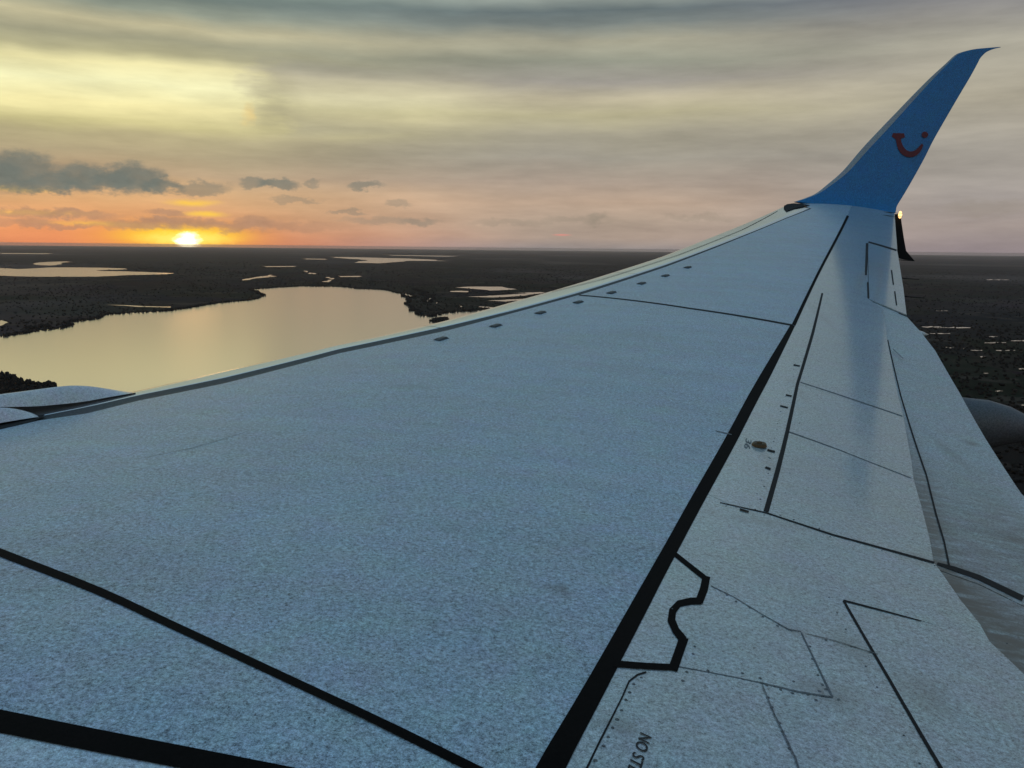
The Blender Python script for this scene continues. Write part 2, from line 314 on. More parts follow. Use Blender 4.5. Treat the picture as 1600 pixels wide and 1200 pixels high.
DOT = [(17.416, 11.21, 2.055), (17.411, 11.202, 2.027), (17.406, 11.182, 2.007), (17.405, 11.154, 1.999), (17.407, 11.126, 2.007), (17.411, 11.105, 2.028), (17.416, 11.097, 2.056), (17.422, 11.104, 2.084),
 (17.426, 11.124, 2.104), (17.428, 11.152, 2.112), (17.426, 11.181, 2.104), (17.422, 11.202, 2.083)]
STRK = [(17.083, 10.569, 0.652), (17.095, 10.746, 0.665), (17.05, 10.768, 0.486), (17.05, 10.835, 0.197), (17.05, 10.883, 0.018), (17.05, 11.039, -0.154), (17.05, 10.918, -0.139), (17.05, 10.774, -0.107),
 (17.05, 10.729, 0.039), (17.05, 10.673, 0.318)]
NAV = (16.953, 10.694, 0.642)
SLAT_END_SHADE = [(16.396, 8.586), (16.677, 8.647), (16.882, 8.743), (17.014, 8.881), (16.907, 9.011), (16.712, 9.098), (16.56, 8.956), (16.341, 8.749), (16.001, 8.553)]
COWL_TOP = [(4.908, 2.506, -0.741), (5.047, 2.579, -0.724), (5.195, 2.656, -0.718), (5.273, 2.697, -0.718), (5.354, 2.739, -0.718), (5.438, 2.783, -0.718), (5.509, 2.82, -0.723), (5.583, 2.859, -0.738), (5.659, 2.898, -0.761),
 (5.737, 2.939, -0.787), (5.808, 2.976, -0.809)]
COWL_LOW = [(4.85, 2.555, -0.757), (4.986, 2.627, -0.747), (5.13, 2.702, -0.766), (5.206, 2.741, -0.778), (5.284, 2.783, -0.789), (5.366, 2.825, -0.795), (5.437, 2.863, -0.799), (5.511, 2.901, -0.8), (5.587, 2.941, -0.797),
 (5.666, 2.982, -0.795), (5.737, 3.019, -0.794)]
PYL_TOP = [(4.839, 2.63, -0.724), (4.928, 2.676, -0.734), (4.997, 2.712, -0.742), (5.069, 2.75, -0.755), (5.105, 2.769, -0.764), (5.142, 2.788, -0.778), (5.18, 2.808, -0.797), (5.205, 2.821, -0.813), (5.222, 2.83, -0.829)]
PYL_LOW = [(4.787, 2.662, -0.831), (4.876, 2.709, -0.827), (4.946, 2.746, -0.82), (5.018, 2.783, -0.817), (5.055, 2.803, -0.816), (5.092, 2.822, -0.816), (5.131, 2.842, -0.816), (5.156, 2.856, -0.816), (5.174, 2.865, -0.819)]
LAKES = [[(-1652.1, 2637.7), (-1638.3, 2718.8), (-1635.5, 2825.7), (-1610.7, 2943.6), (-1634.2, 3039.9), (-1705.4, 3110.2), (-1676.5, 3253.7), (-1732.7, 3498.3), (-1675.2, 3610.5), (-1585.1, 3696.2), (-1552.1, 3983.5),
  (-1529.4, 4315.8), (-1450.3, 4542.4), (-1468.4, 4775.0), (-1514.2, 5027.6), (-1631.1, 5295.1), (-1794.1, 5628.6), (-1703.5, 5921.7), (-1577.9, 6148.1), (-1295.1, 6161.4), (-1127.4, 5905.9), (-900.9, 5772.6),
  (-715.5, 5322.3), (-642.2, 5262.5), (-594.2, 5061.2), (-609.0, 4864.3), (-687.4, 5112.3), (-566.5, 4523.8), (-567.4, 4367.6), (-487.3, 3887.4), (-459.8, 3911.3), (-410.8, 3637.1), (-351.1, 3576.4), (-324.8, 3756.1),
  (-246.3, 3901.1), (-192.1, 3908.6), (-155.3, 4058.4), (-122.6, 4020.6), (-24.8, 2928.1), (-25.8, 1649.4), (-362.0, 897.4), (-681.4, 886.8), (-1402.9, 1567.8), (-1813.0, 2096.4), (-1750.7, 2482.1)],
 [(-6788.6, 9143.2), (-6037.2, 9756.8), (-5646.0, 9478.0), (-5674.9, 9913.7), (-5727.2, 10212.9), (-5439.9, 10341.3), (-5077.8, 10335.0), (-4753.5, 10152.6), (-4544.9, 9786.0), (-4686.1, 9314.0), (-4518.6, 9120.2),
  (-4259.5, 9092.9), (-3882.2, 8871.4), (-3540.4, 8654.2), (-3484.1, 8357.5), (-3714.1, 7989.4), (-3804.1, 7552.8), (-4235.5, 7388.0), (-4653.7, 7510.7), (-5214.4, 7012.5)],
 [(-7141.3, 12402.9), (-7368.1, 13097.3), (-7388.6, 13698.8), (-6516.1, 12007.1), (-6203.4, 11081.1), (-6545.7, 11319.3)],
 [(-5008.1, 22671.9), (-4217.5, 22641.9), (-3370.6, 21676.1), (-2648.7, 21237.1), (-1810.7, 19595.6), (-1412.2, 17978.0), (-2228.8, 17867.1), (-2275.9, 16237.5), (-2420.1, 14820.2), (-2909.0, 15167.4),
  (-3167.6, 18122.8), (-4052.0, 20089.9)],
 [(-2369.2, 7233.6), (-2436.1, 7848.4), (-2491.1, 8584.5), (-2413.6, 8272.2), (-2342.5, 7545.5), (-2313.0, 7077.7)], [(-2518.5, 10017.4), (-2414.6, 9783.4), (-2113.5, 8923.1), (-2121.4, 8812.1), (-2341.2, 9425.6)],
 [(-1605.9, 6953.5), (-1617.5, 7223.0), (-1717.6, 7725.7), (-1822.8, 8032.9), (-1776.3, 8046.9), (-1625.5, 7439.4), (-1536.3, 6906.4)],
 [(-2012.6, 4070.2), (-1835.9, 4029.1), (-1653.9, 3990.1), (-1638.0, 3936.4), (-1802.4, 3954.9)], [(-3590.6, 11944.5), (-3175.9, 12227.7), (-3078.1, 11779.9), (-3441.2, 11534.7)],
 [(-1760.3, 8325.5), (-1563.6, 8444.1), (-1517.3, 8124.8), (-1694.4, 8071.5)], [(-4947.7, 19357.7), (-4335.5, 19285.7), (-4138.5, 18282.4), (-4649.1, 18298.0)],
 [(-436.2, 6222.2), (-304.4, 6386.0), (-82.4, 6415.1), (30.0, 6032.3), (-53.0, 5923.1), (-164.7, 5820.0), (-262.6, 5998.2)], [(-434.6, 5695.9), (-363.8, 5761.7), (-289.3, 5700.1), (-308.7, 5572.5), (-413.1, 5584.1)],
 [(-288.3, 5063.0), (-165.6, 5152.9), (-47.1, 5301.8), (191.8, 5696.4), (219.8, 5620.2), (-5.8, 5134.1), (-122.2, 5013.6)],
 [(-143.7, 4704.6), (-60.7, 4776.7), (79.1, 4953.0), (153.3, 5128.9), (68.9, 4769.1), (-40.9, 4636.9)], [(-185.0, 4232.7), (-135.2, 4217.0), (-94.5, 4154.8), (-111.5, 4073.3), (-148.2, 4124.7)],
 [(-6.5, 5536.2), (124.5, 5641.9), (113.3, 5520.2)], [(-275.7, 4314.1), (-267.3, 4339.8), (-258.8, 4175.7), (-263.6, 4175.0)], [(-419.8, 4494.2), (-409.5, 4495.8), (-403.6, 4393.3)],
 [(-710.0, 5857.5), (-693.1, 5906.6), (-646.7, 5738.0), (-570.0, 5350.2), (-519.6, 5178.1), (-495.3, 5218.0), (-467.9, 4888.9), (-458.6, 4568.6), (-487.8, 4509.8), (-502.9, 4616.6), (-508.9, 4881.8), (-533.8, 5140.6),
  (-594.3, 5235.3)],
 [(-1972.0, 3079.0), (-1983.3, 3187.5), (-1894.2, 3061.7), (-1847.2, 2917.4)], [(-14440.7, 23399.6), (-13273.9, 23892.8), (-12536.6, 22500.9), (-13557.6, 21965.9)],
 [(-4542.4, 29222.1), (-1814.8, 28737.0), (-2073.9, 26406.7), (-3840.7, 27419.5)],
 [(2193.3, 4273.9), (2199.0, 4268.7), (2199.7, 4253.9), (2218.5, 4274.4), (2227.7, 4276.3), (2232.1, 4268.7), (2255.2, 4297.3), (2251.9, 4274.8), (2259.3, 4273.1), (2257.9, 4270.5), (2239.7, 4251.3), (2241.7, 4271.2),
  (2230.2, 4265.0), (2217.1, 4255.7), (2194.5, 4227.5), (2196.7, 4248.1), (2191.9, 4254.8), (2183.8, 4255.2)],
 [(1664.2, 3342.4), (1673.6, 3338.3), (1684.4, 3337.2), (1707.5, 3360.8), (1717.8, 3358.4), (1722.0, 3344.0), (1739.9, 3356.9), (1743.4, 3341.3), (1753.4, 3338.6), (1750.8, 3333.6), (1735.1, 3325.2), (1722.8, 3323.4),
  (1702.1, 3304.8), (1698.6, 3320.3), (1682.5, 3310.6), (1663.3, 3294.7), (1659.4, 3309.6), (1655.3, 3324.2)],
 [(1698.7, 3297.5), (1719.9, 3303.6), (1750.2, 3327.5), (1754.0, 3300.0), (1792.7, 3339.3), (1800.5, 3319.6), (1830.5, 3341.8), (1840.8, 3327.2), (1851.9, 3314.4), (1843.8, 3299.6), (1822.7, 3293.9), (1800.5, 3286.0),
  (1779.4, 3280.2), (1769.7, 3295.6), (1749.1, 3290.6), (1736.9, 3301.7), (1712.2, 3288.7), (1692.3, 3284.8)],
 [(1539.5, 3044.1), (1560.3, 3065.0), (1568.8, 3061.0), (1587.2, 3076.8), (1593.1, 3067.8), (1606.5, 3073.5), (1606.6, 3053.3), (1623.2, 3065.1), (1638.4, 3074.3), (1626.7, 3051.9), (1617.7, 3054.7), (1602.9, 3046.2),
  (1588.4, 3038.2), (1582.0, 3046.0), (1569.9, 3042.6), (1560.1, 3043.7), (1554.6, 3053.4), (1541.4, 3047.9)],
 [(1370.2, 2604.7), (1372.5, 2598.8), (1388.3, 2618.9), (1391.1, 2614.0), (1395.8, 2612.6), (1394.0, 2599.1), (1406.9, 2613.5), (1412.7, 2614.2), (1414.4, 2607.4), (1412.0, 2602.9), (1405.8, 2601.1), (1402.5, 2605.0),
  (1386.3, 2584.4), (1382.2, 2586.7), (1386.6, 2605.3), (1377.5, 2598.2), (1374.1, 2601.8), (1364.8, 2594.3)],
 [(1424.2, 2583.8), (1420.1, 2572.9), (1431.2, 2590.2), (1429.3, 2583.5), (1435.2, 2591.2), (1433.7, 2585.2), (1435.6, 2585.3), (1435.9, 2582.7), (1433.5, 2575.0), (1434.5, 2576.9), (1427.3, 2566.9), (1431.8, 2578.3),
  (1424.2, 2567.5), (1429.4, 2580.4), (1426.1, 2577.6), (1430.0, 2588.1), (1417.0, 2567.3), (1424.7, 2584.7)],
 [(1419.9, 2535.5), (1428.6, 2542.2), (1430.4, 2536.6), (1440.4, 2545.6), (1439.0, 2534.1), (1444.3, 2534.8), (1452.3, 2540.1), (1463.6, 2551.4), (1457.9, 2532.4), (1460.2, 2536.5), (1449.8, 2526.8), (1446.3, 2529.5),
  (1439.9, 2526.8), (1430.3, 2518.4), (1432.5, 2531.3), (1424.3, 2525.4), (1421.4, 2529.3), (1419.2, 2534.1)],
 [(1502.8, 2541.5), (1512.9, 2546.1), (1519.4, 2544.4), (1527.4, 2545.4), (1532.3, 2540.9), (1545.3, 2550.3), (1551.9, 2548.9), (1557.2, 2545.2), (1568.1, 2550.9), (1561.7, 2540.2), (1548.0, 2529.9), (1545.0, 2537.3),
  (1535.0, 2532.9), (1527.2, 2532.3), (1521.3, 2534.9), (1506.3, 2522.0), (1503.5, 2529.9), (1495.7, 2529.2)],
 [(1733.2, 2979.8), (1731.1, 2969.6), (1736.2, 2971.9), (1744.1, 2979.1), (1740.7, 2966.6), (1749.6, 2975.4), (1747.2, 2964.9), (1754.3, 2970.6), (1751.1, 2958.7), (1748.5, 2954.0), (1748.1, 2959.9), (1746.5, 2963.7),
  (1742.0, 2962.4), (1724.8, 2939.1), (1725.9, 2947.3), (1721.1, 2945.6), (1725.6, 2960.0), (1714.6, 2947.3)],
 [(1594.0, 2766.4), (1597.6, 2756.5), (1609.3, 2761.0), (1618.1, 2760.4), (1635.6, 2774.7), (1643.7, 2772.9), (1651.2, 2769.9), (1659.9, 2769.1), (1671.9, 2773.8), (1665.3, 2762.7), (1651.8, 2755.3), (1643.5, 2756.7),
  (1638.7, 2764.1), (1621.9, 2751.0), (1608.1, 2743.0), (1598.5, 2742.0), (1592.2, 2746.9), (1579.0, 2739.8)],
 [(1723.8, 2831.6), (1730.7, 2833.1), (1741.0, 2839.9), (1745.9, 2838.0), (1751.0, 2836.4), (1756.4, 2835.2), (1765.0, 2839.4), (1780.6, 2854.9), (1772.2, 2831.3), (1764.0, 2817.9), (1754.1, 2811.6), (1756.5, 2825.4),
  (1746.0, 2818.2), (1738.9, 2816.5), (1734.7, 2819.4), (1722.6, 2809.4), (1723.3, 2820.7), (1714.5, 2816.0)],
 [(1359.9, 2375.0), (1367.4, 2385.2), (1369.3, 2385.1), (1369.3, 2381.8), (1376.4, 2391.1), (1373.0, 2381.7), (1371.8, 2376.3), (1381.7, 2390.6), (1375.0, 2375.3), (1377.2, 2379.3), (1368.8, 2367.8), (1370.6, 2374.1),
  (1364.5, 2366.6), (1363.6, 2368.4), (1358.8, 2363.1), (1356.0, 2361.4), (1358.3, 2368.9), (1357.3, 2370.3)],
 [(1327.6, 2134.4), (1335.6, 2141.3), (1335.3, 2134.6), (1343.5, 2141.9), (1341.1, 2131.9), (1351.7, 2142.9), (1355.9, 2143.6), (1356.7, 2138.8), (1357.2, 2133.5), (1351.3, 2124.0), (1351.2, 2130.0), (1346.6, 2128.5),
  (1338.3, 2121.1), (1331.9, 2116.9), (1333.6, 2125.8), (1331.2, 2127.9), (1323.1, 2120.8), (1319.4, 2121.0)],
 [(1186.1, 2047.1), (1187.4, 2046.9), (1189.7, 2048.5), (1191.3, 2048.9), (1191.4, 2046.6), (1192.3, 2045.6), (1197.6, 2052.5), (1194.9, 2045.2), (1195.8, 2044.3), (1193.0, 2039.4), (1190.7, 2037.9), (1193.0, 2044.3),
  (1186.9, 2036.2), (1185.6, 2036.4), (1187.1, 2041.4), (1185.2, 2040.6), (1183.2, 2039.4), (1182.1, 2040.0)],
 [(1060.1, 1778.9), (1060.3, 1776.1), (1065.3, 1781.3), (1066.8, 1780.6), (1069.6, 1782.1), (1072.8, 1784.1), (1071.6, 1778.8), (1072.7, 1777.4), (1076.3, 1780.2), (1072.5, 1773.8), (1072.1, 1776.4), (1070.4, 1776.8),
  (1066.6, 1773.5), (1064.2, 1772.8), (1060.2, 1769.2), (1055.4, 1764.2), (1060.8, 1776.8), (1054.8, 1769.8)],
 [(1008.6, 1608.4), (1013.0, 1609.6), (1020.9, 1616.5), (1021.5, 1611.4), (1030.0, 1619.3), (1030.4, 1614.0), (1035.4, 1616.2), (1040.8, 1618.9), (1039.5, 1611.0), (1038.5, 1609.4), (1038.2, 1614.8), (1033.1, 1612.4),
  (1025.0, 1605.3), (1021.6, 1605.7), (1017.6, 1605.1), (1014.0, 1605.2), (1013.4, 1610.3), (1008.5, 1608.2)],
 [(812.2, 1291.3), (815.5, 1291.6), (818.7, 1291.8), (822.9, 1293.6), (826.3, 1294.0), (829.6, 1294.5), (834.3, 1297.1), (835.9, 1294.7), (836.9, 1291.3), (836.1, 1289.9), (831.2, 1287.0), (827.5, 1285.9),
  (827.5, 1291.0), (822.0, 1287.1), (819.3, 1287.7), (816.7, 1288.5), (812.4, 1286.5), (810.8, 1288.9)],
 [(5362.3, 9411.5), (5405.3, 9431.2), (5451.6, 9456.4), (5406.0, 9321.9), (5477.8, 9391.4), (5550.0, 9460.9), (5522.2, 9358.9), (5597.7, 9433.4), (5608.7, 9398.2), (5620.2, 9417.6), (5474.6, 9224.7), (5569.0, 9438.7),
  (5370.7, 9153.3), (5397.8, 9253.5), (5385.7, 9286.7), (5328.3, 9241.2), (5293.6, 9235.1), (5291.5, 9286.4)]]
ISLES = [[(-1579.2, 1890.6), (-1257.3, 1854.4), (-1156.4, 1833.0), (-1134.4, 1825.2), (-1104.8, 1799.9), (-1058.6, 1750.5), (-1012.8, 1728.3), (-979.4, 1722.2), (-961.7, 1683.2), (-946.6, 1594.8), (-997.6, 1462.0),
  (-1219.8, 1449.9)],
 [(-327.7, 3418.7), (-288.0, 3486.2), (-285.7, 3363.3), (-306.3, 3302.5)], [(-1727.2, 2907.0), (-1714.5, 3005.5), (-1677.5, 2960.3), (-1680.7, 2865.8)]]
CO = [3.9697447708308384e-05, -0.0020043305175876545, 0.041023025913627276, -0.23882113791777992, -0.4453237962844863]

# ---------------------------------------------------------------- materials
def new_mat(name):
    m = bpy.data.materials.new(name)
    m.use_nodes = True
    n = Net(m.node_tree)
    return m, n, m.node_tree.nodes['Principled BSDF']


def setp(p, n, **kw):
    names = dict(color='Base Color', rough='Roughness', metal='Metallic', spec='Specular IOR Level', coat='Coat Weight', coatr='Coat Roughness', normal='Normal')
    for k, v in kw.items():
        n.put(p.inputs[names[k]], v)


def bump(n, h, strength, dist):
    b = n.node('ShaderNodeBump')
    b.inputs['Strength'].default_value = strength
    b.inputs['Distance'].default_value = dist
    n.put(b.inputs['Height'], h)
    return b.outputs[0]


def paint(name, c, rough=.34, dirt=.10, grain=1.0, spec=.5, streak=.10, coat=0.0, cove_shade=None, blots=()):
    """aircraft paint: faint blotches, streaks blown aft, grime speckle at every scale, orange-peel relief"""
    m, n, p = new_mat(name)
    tc = n.node('ShaderNodeTexCoord').outputs['Object']
    big = n.noise(tc, .9, 5, .6)
    stk = n.noise(n.v('MULTIPLY', tc, (.6, 7.0, 1.0)), 1.0, 5, .6)
    speck = n.noise(tc, 85.0, 5, 1.0)
    fine = n.noise(tc, 260.0, 2, .7)
    f = n.m('ADD', 1.0, n.m('MULTIPLY', n.m('SUBTRACT', big, .5), dirt * 2))
    f = n.m('ADD', f, n.m('MULTIPLY', n.m('SUBTRACT', stk, .5), streak * 2))
    f = n.m('ADD', f, n.m('MULTIPLY', n.m('SUBTRACT', speck, .5), 4.3 * grain))
    f = n.m('ADD', f, n.m('MULTIPLY', n.m('SUBTRACT', fine, .5), 1.1 * grain))
    spots = n.remap(n.noise(tc, 2.6, 4, .5), .70, .80)
    f = n.m('MULTIPLY', f, n.m('SUBTRACT', 1.0, n.m('MULTIPLY', spots, .15)))
    tint = n.mix(.2, (.5, .5, .5), n.noise(tc, 5.0, 5, .8, True))
    colr = n.mix(1.0, c, n.v('MULTIPLY', n.xyz(f, f, f), n.v('MULTIPLY', tint, (2, 2, 2))), 'MULTIPLY')
    if cove_shade:
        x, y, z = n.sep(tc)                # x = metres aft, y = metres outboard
        for a0, b0, sl, w, alo, ahi, dens_ in cove_shade:
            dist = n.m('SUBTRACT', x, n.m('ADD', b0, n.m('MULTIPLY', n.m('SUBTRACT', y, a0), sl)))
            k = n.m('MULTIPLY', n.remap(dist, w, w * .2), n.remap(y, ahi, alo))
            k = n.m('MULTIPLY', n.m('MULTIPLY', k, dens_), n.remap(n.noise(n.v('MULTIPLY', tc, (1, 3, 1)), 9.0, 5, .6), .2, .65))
            colr = n.mix(k, colr, (.10, .092, .075))  # brown gradient paints the shade of the flap cove into the colour
    if blots:
        x, y, z = n.sep(tc)
        wob = n.v('MULTIPLY', n.v('SUBTRACT', n.noise(tc, 12.0, 4, .6, True), (.5, .5, .5)), (.12, .12, 0))
        pp = n.v('ADD', n.xyz(y, x, 0.0), wob)
        for a0, b0, ra, rb, dn in blots:
            r = n.v('LENGTH', n.v('MULTIPLY', n.v('SUBTRACT', pp, (a0, b0, 0.0)), (1 / ra, 1 / rb, 0.0)))
            colr = n.mix(n.m('MULTIPLY', n.remap(r, 1.0, 0.0), dn), colr, (.10, .092, .080))
    setp(p, n, color=colr, spec=spec, coat=coat, coatr=.09,
         rough=n.m('ADD', rough, n.m('MULTIPLY', n.m('SUBTRACT', big, .5), .14)),
         normal=bump(n, n.m('ADD', fine, n.m('MULTIPLY', n.noise(tc, 6.0, 2, .5), 8.0)), .25, .0006))
    return m


M_SKIN = paint('wing_grey_paint', (.345, .44, .498), rough=.36, spec=.35, dirt=.19, streak=.15, grain=1.35,
               blots=[(3.706, 5.416, .05, .07, .5), (5.929, 4.487, .12, .22, .22), (3.55, 4.2, .3, .5, .10), (7.7, 5.8, .3, .3, .12)])
M_ROOT = paint('wing_root_paint', (.50, .60, .64), rough=.36)
M_CTRL = paint('control_surface_paint', (.365, .43, .435), rough=.34, dirt=.15, grain=1.35, coat=.9,
               blots=[(3.376, 6.029, .09, .12, .5), (3.45, 6.27, .16, .10, .4), (3.106, 5.56, .07, .06, .5), (3.674, 6.03, .06, .07, .4), (3.63, 6.16, .14, .07, .4), (4.5, 6.1, .06, .35, .3), (4.38, 6.6, .08, .14, .4),
                      (5.2, 6.27, .3, .05, .3), (6.6, 6.70, .5, .05, .25), (9.0, 7.4, .9, .08, .25), (3.2, 6.5, .3, .12, .25)])
M_FLAP = paint('flap_paint', (.365, .43, .435), rough=.38, dirt=.15, grain=1.35, cove_shade=[(4.36, 6.64, .288, .13, 4.6, 7.2, .8), (3.6, 6.60, .0, .3, 4.2, 4.5, .95), (5.45, 7.30, .2, .10, 4.9, 6.0, .5)],  # cove shade painted brown along the front edges
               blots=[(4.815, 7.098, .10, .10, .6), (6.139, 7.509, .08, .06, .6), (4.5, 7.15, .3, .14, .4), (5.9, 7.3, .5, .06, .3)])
M_WHITE = paint('cowling_white_paint', (.62, .64, .64), rough=.3, grain=.6)
M_STRIP = paint('weathered_metal_strip', (.33, .38, .40), rough=.35)
M_BLUE = paint('winglet_blue_paint', (.016, .17, .41), rough=.3, dirt=.14, grain=1.6)
M_UNDER = paint('fairing_dark_grey_paint', (.10, .105, .11), rough=.5)
M_RED = paint('emblem_red_paint', (.12, .004, .010), rough=.5)
M_BLACK = paint('walkway_black_paint', (.004, .0032, .003), rough=.8, grain=1.0, spec=.08)
M_SEAL = paint('dark_rubber_seal', (.010, .010, .010), rough=.7, spec=.2)
M_JOINT = paint('joint_grime', (.15, .16, .16), rough=.7, spec=.2)  # flat grey for seam lines and fastener heads
M_RECESS = paint('recess_shade_grey', (.07, .072, .07), rough=.6, spec=.3)  # dark tone holds the shade behind the slats
M_INNER = paint('bare_inner_structure', (.02, .02, .02), rough=.8, spec=.1)


def metal():
    m, n, p = new_mat('polished_leading_edge_metal')
    tc = n.node('ShaderNodeTexCoord').outputs['Object']
    s = n.noise(tc, 3.0, 5, .6)
    f = n.noise(tc, 150.0, 2, .6)
    k = n.m('ADD', .82, n.m('ADD', n.m('MULTIPLY', n.m('SUBTRACT', s, .5), .2), n.m('MULTIPLY', n.m('SUBTRACT', f, .5), .2)))
    setp(p, n, color=n.mix(1.0, (.92, .91, .88), n.xyz(k, k, k), 'MULTIPLY'), metal=.85, rough=n.m('ADD', .12, n.m('MULTIPLY', s, .13)), normal=bump(n, s, .15, .004))
    return m


M_METAL = metal()


def plain(name, c, rough=.5, metal=0.0):
    m, n, p = new_mat(name)
    tc = n.node('ShaderNodeTexCoord').outputs['Object']
    f = n.m('ADD', .8, n.m('MULTIPLY', n.noise(tc, 60.0, 3, .6), .4))
    setp(p, n, color=n.mix(1.0, c, n.xyz(f, f, f), 'MULTIPLY'), rough=rough, metal=metal)
    return m


M_BRONZE = plain('worn_bronze', (.10, .065, .03), .45, .5)
M_INK = plain('stencil_ink', (.012, .012, .013), .7)
M_GINK = plain('faded_stencil_ink', (.17, .18, .17), .7)
M_VG = plain('dark_tab_metal', (.03, .035, .035), .5)

mlamp, nl, pl = new_mat('lit_position_lamp')
setp(pl, nl, color=(.9, .7, .4))
nl.put(pl.inputs['Emission Color'], (1.0, .55, .2))
pl.inputs['Emission Strength'].default_value = 2.2


# ---------------------------------------------------------------- object helpers
def link(name, me, mats, parent=None, kind=None, smooth=True, local=True):
    for m in (mats if isinstance(mats, (list, tuple)) else [mats]):
        me.materials.append(m)
    if smooth and len(me.polygons):
        me.polygons.foreach_set('use_smooth', [True] * len(me.polygons))
    o = bpy.data.objects.new(name, me)
    col.objects.link(o)
    if parent:
        o.parent = parent
    if kind:
        o['kind'] = kind
    return o


def mesh(name, vs, fs):
    me = bpy.data.meshes.new(name)
    me.from_pydata([tuple(map(float, v)) for v in vs], [], fs)
    me.validate()
    me.update()
    return me


def grid_faces(r, c, off=0, wrap=False):
    fs = []
    for i in range(r - 1):
        for j in range(c if wrap else c - 1):
            k = (j + 1) % c
            fs.append((off + i * c + j, off + i * c + k, off + (i + 1) * c + k, off + (i + 1) * c + j))
    return fs


def up_facing(me):
    bm = bmesh.new()
    bm.from_mesh(me)
    flip = [f for f in bm.faces if f.normal.z < 0]
    if len(flip) * 2 > len(bm.faces):
        bmesh.ops.reverse_faces(bm, faces=bm.faces[:])
    bm.to_mesh(me)
    bm.free()


# ================================================================ THE AEROPLANE
# Frame of the aeroplane: a = metres outboard of the centreline, b = metres aft, z up (camera eye at z = 0).
# The airplane Empty has local x = b, y = a, z = z.
CA, CB = 1.6, 5.5
airplane = bpy.data.objects.new('airplane', None)
col.objects.link(airplane)
airplane.rotation_euler = (0, 0, PSI)
_c, _sn = math.cos(PSI), math.sin(PSI)
airplane.location = (-(_c * CB - _sn * CA), -(_sn * CB + _c * CA), 0)
airplane['label'] = 'grey airliner wing with black walkway lines and tall blue winglet'
airplane['category'] = 'airplane'

SW = math.tan(math.radians(27.6))


def z_le(a):
    return np.polyval(CO, np.clip(a, 3, 17.6)) + (np.clip(a, None, 3) - 3) * 0.03


def chord(a):
    return np.interp(a, [1.0, 5.5, 17.16], [6.9, 4.75, 1.6])


def gz(a, b):
    a = np.asarray(a, float)
    b = np.asarray(b, float)
    cc = np.clip((b - SW * a) / chord(a), 0, 1.3)
    return z_le(a) - .06 * (b - SW * a) + .03 * chord(a) * 4 * cc * (1 - cc)


def L3(a, b, z):
    return (b, a, z)


def dens(poly, step=.12, closed=True):
    out = []
    n = len(poly)
    for i in range(n if closed else n - 1):
        p, q = np.array(poly[i]), np.array(poly[(i + 1) % n])
        k = max(1, int(np.hypot(*(q - p)) / step))
        for j in range(k):
            out.append(p + (q - p) * j / k)
    if not closed:
        out.append(np.array(poly[-1], float))
    return np.array(out)


def area2(p):
    x, y = p[:, 0], p[:, 1]
    return float(np.sum(x * np.roll(y, -1) - np.roll(x, -1) * y))


def inset(p, g):
    """move every vertex of a closed polygon inwards by g"""
    s = 1 if area2(p) > 0 else -1
    e0 = p - np.roll(p, 1, 0)
    e1 = np.roll(p, -1, 0) - p
    n0 = np.stack([-e0[:, 1], e0[:, 0]], 1) / (np.hypot(*e0.T)[:, None] + 1e-12) * s
    n1 = np.stack([-e1[:, 1], e1[:, 0]], 1) / (np.hypot(*e1.T)[:, None] + 1e-12) * s
    m = n0 + n1
    l = np.hypot(*m.T)
    m = m / np.maximum(l, .35)[:, None] ** 2 * 2
    m = m * np.minimum(1, 2.5 / (np.hypot(*m.T) + 1e-9))[:, None]
    return p + m * g


def inside(poly, q):
    x, y = q[:, 0], q[:, 1]
    r = np.zeros(len(q), bool)
    for i in range(len(poly)):
        x1, y1 = poly[i]
        x2, y2 = poly[(i + 1) % len(poly)]
        if y1 != y2:
            c = ((y1 > y) != (y2 > y)) & (x < (x2 - x1) * (y - y1) / (y2 - y1) + x1)
            r ^= c
    return r


def panel(name, poly, mat, gap=.002, dz=0.0, thick=.012, step=.11, label=None):
    p = np.array(poly, float)
    keep = [0]
    for i in range(1, len(p)):
        if np.hypot(*(p[i] - p[keep[-1]])) > .012:
            keep.append(i)
    p = inset(dens(p[keep], step), gap)
    lo, hi = p.min(0), p.max(0)
    gx, gy = np.meshgrid(np.arange(lo[0], hi[0], step), np.arange(lo[1], hi[1], step))
    q = np.stack([gx.ravel(), gy.ravel()], 1)
    q = q[inside(p, q)]
    dmin = np.array([np.min(np.hypot(*(p - v).T)) for v in q]) if len(q) else np.zeros(0)
    q = q[dmin > step * .45]
    allp = [Vector(v) for v in np.concatenate([p, q])]
    vs, _, fs, _, _, _ = delaunay_2d_cdt(allp, [], [list(range(len(p)))], 1, 1e-6)
    vs = np.array([tuple(v) for v in vs])
    z = gz(vs[:, 0], vs[:, 1]) + dz
    V = [L3(a, b, c) for (a, b), c in zip(vs, z)]
    F = [tuple(f) for f in fs]
    k = len(V)
    n = len(p)
    pz = gz(p[:, 0], p[:, 1]) + dz
    V += [L3(a, b, c - .0002) for (a, b), c in zip(p, pz)]
    V += [L3(a, b, c - thick) for (a, b), c in zip(p, pz)]
    F += [(k + i, k + (i + 1) % n, k + n + (i + 1) % n, k + n + i) for i in range(n)]
    me = mesh(name, V, F)
    bm = bmesh.new()
    bm.from_mesh(me)
    fl = [f for f in bm.faces if abs(f.normal.z) > .5 and f.normal.z < 0]
    if fl:
        bmesh.ops.reverse_faces(bm, faces=fl)
    bm.to_mesh(me)
    bm.free()
    o = link(name, me, mat, airplane)
    if label:
        o['label'] = label
    return o


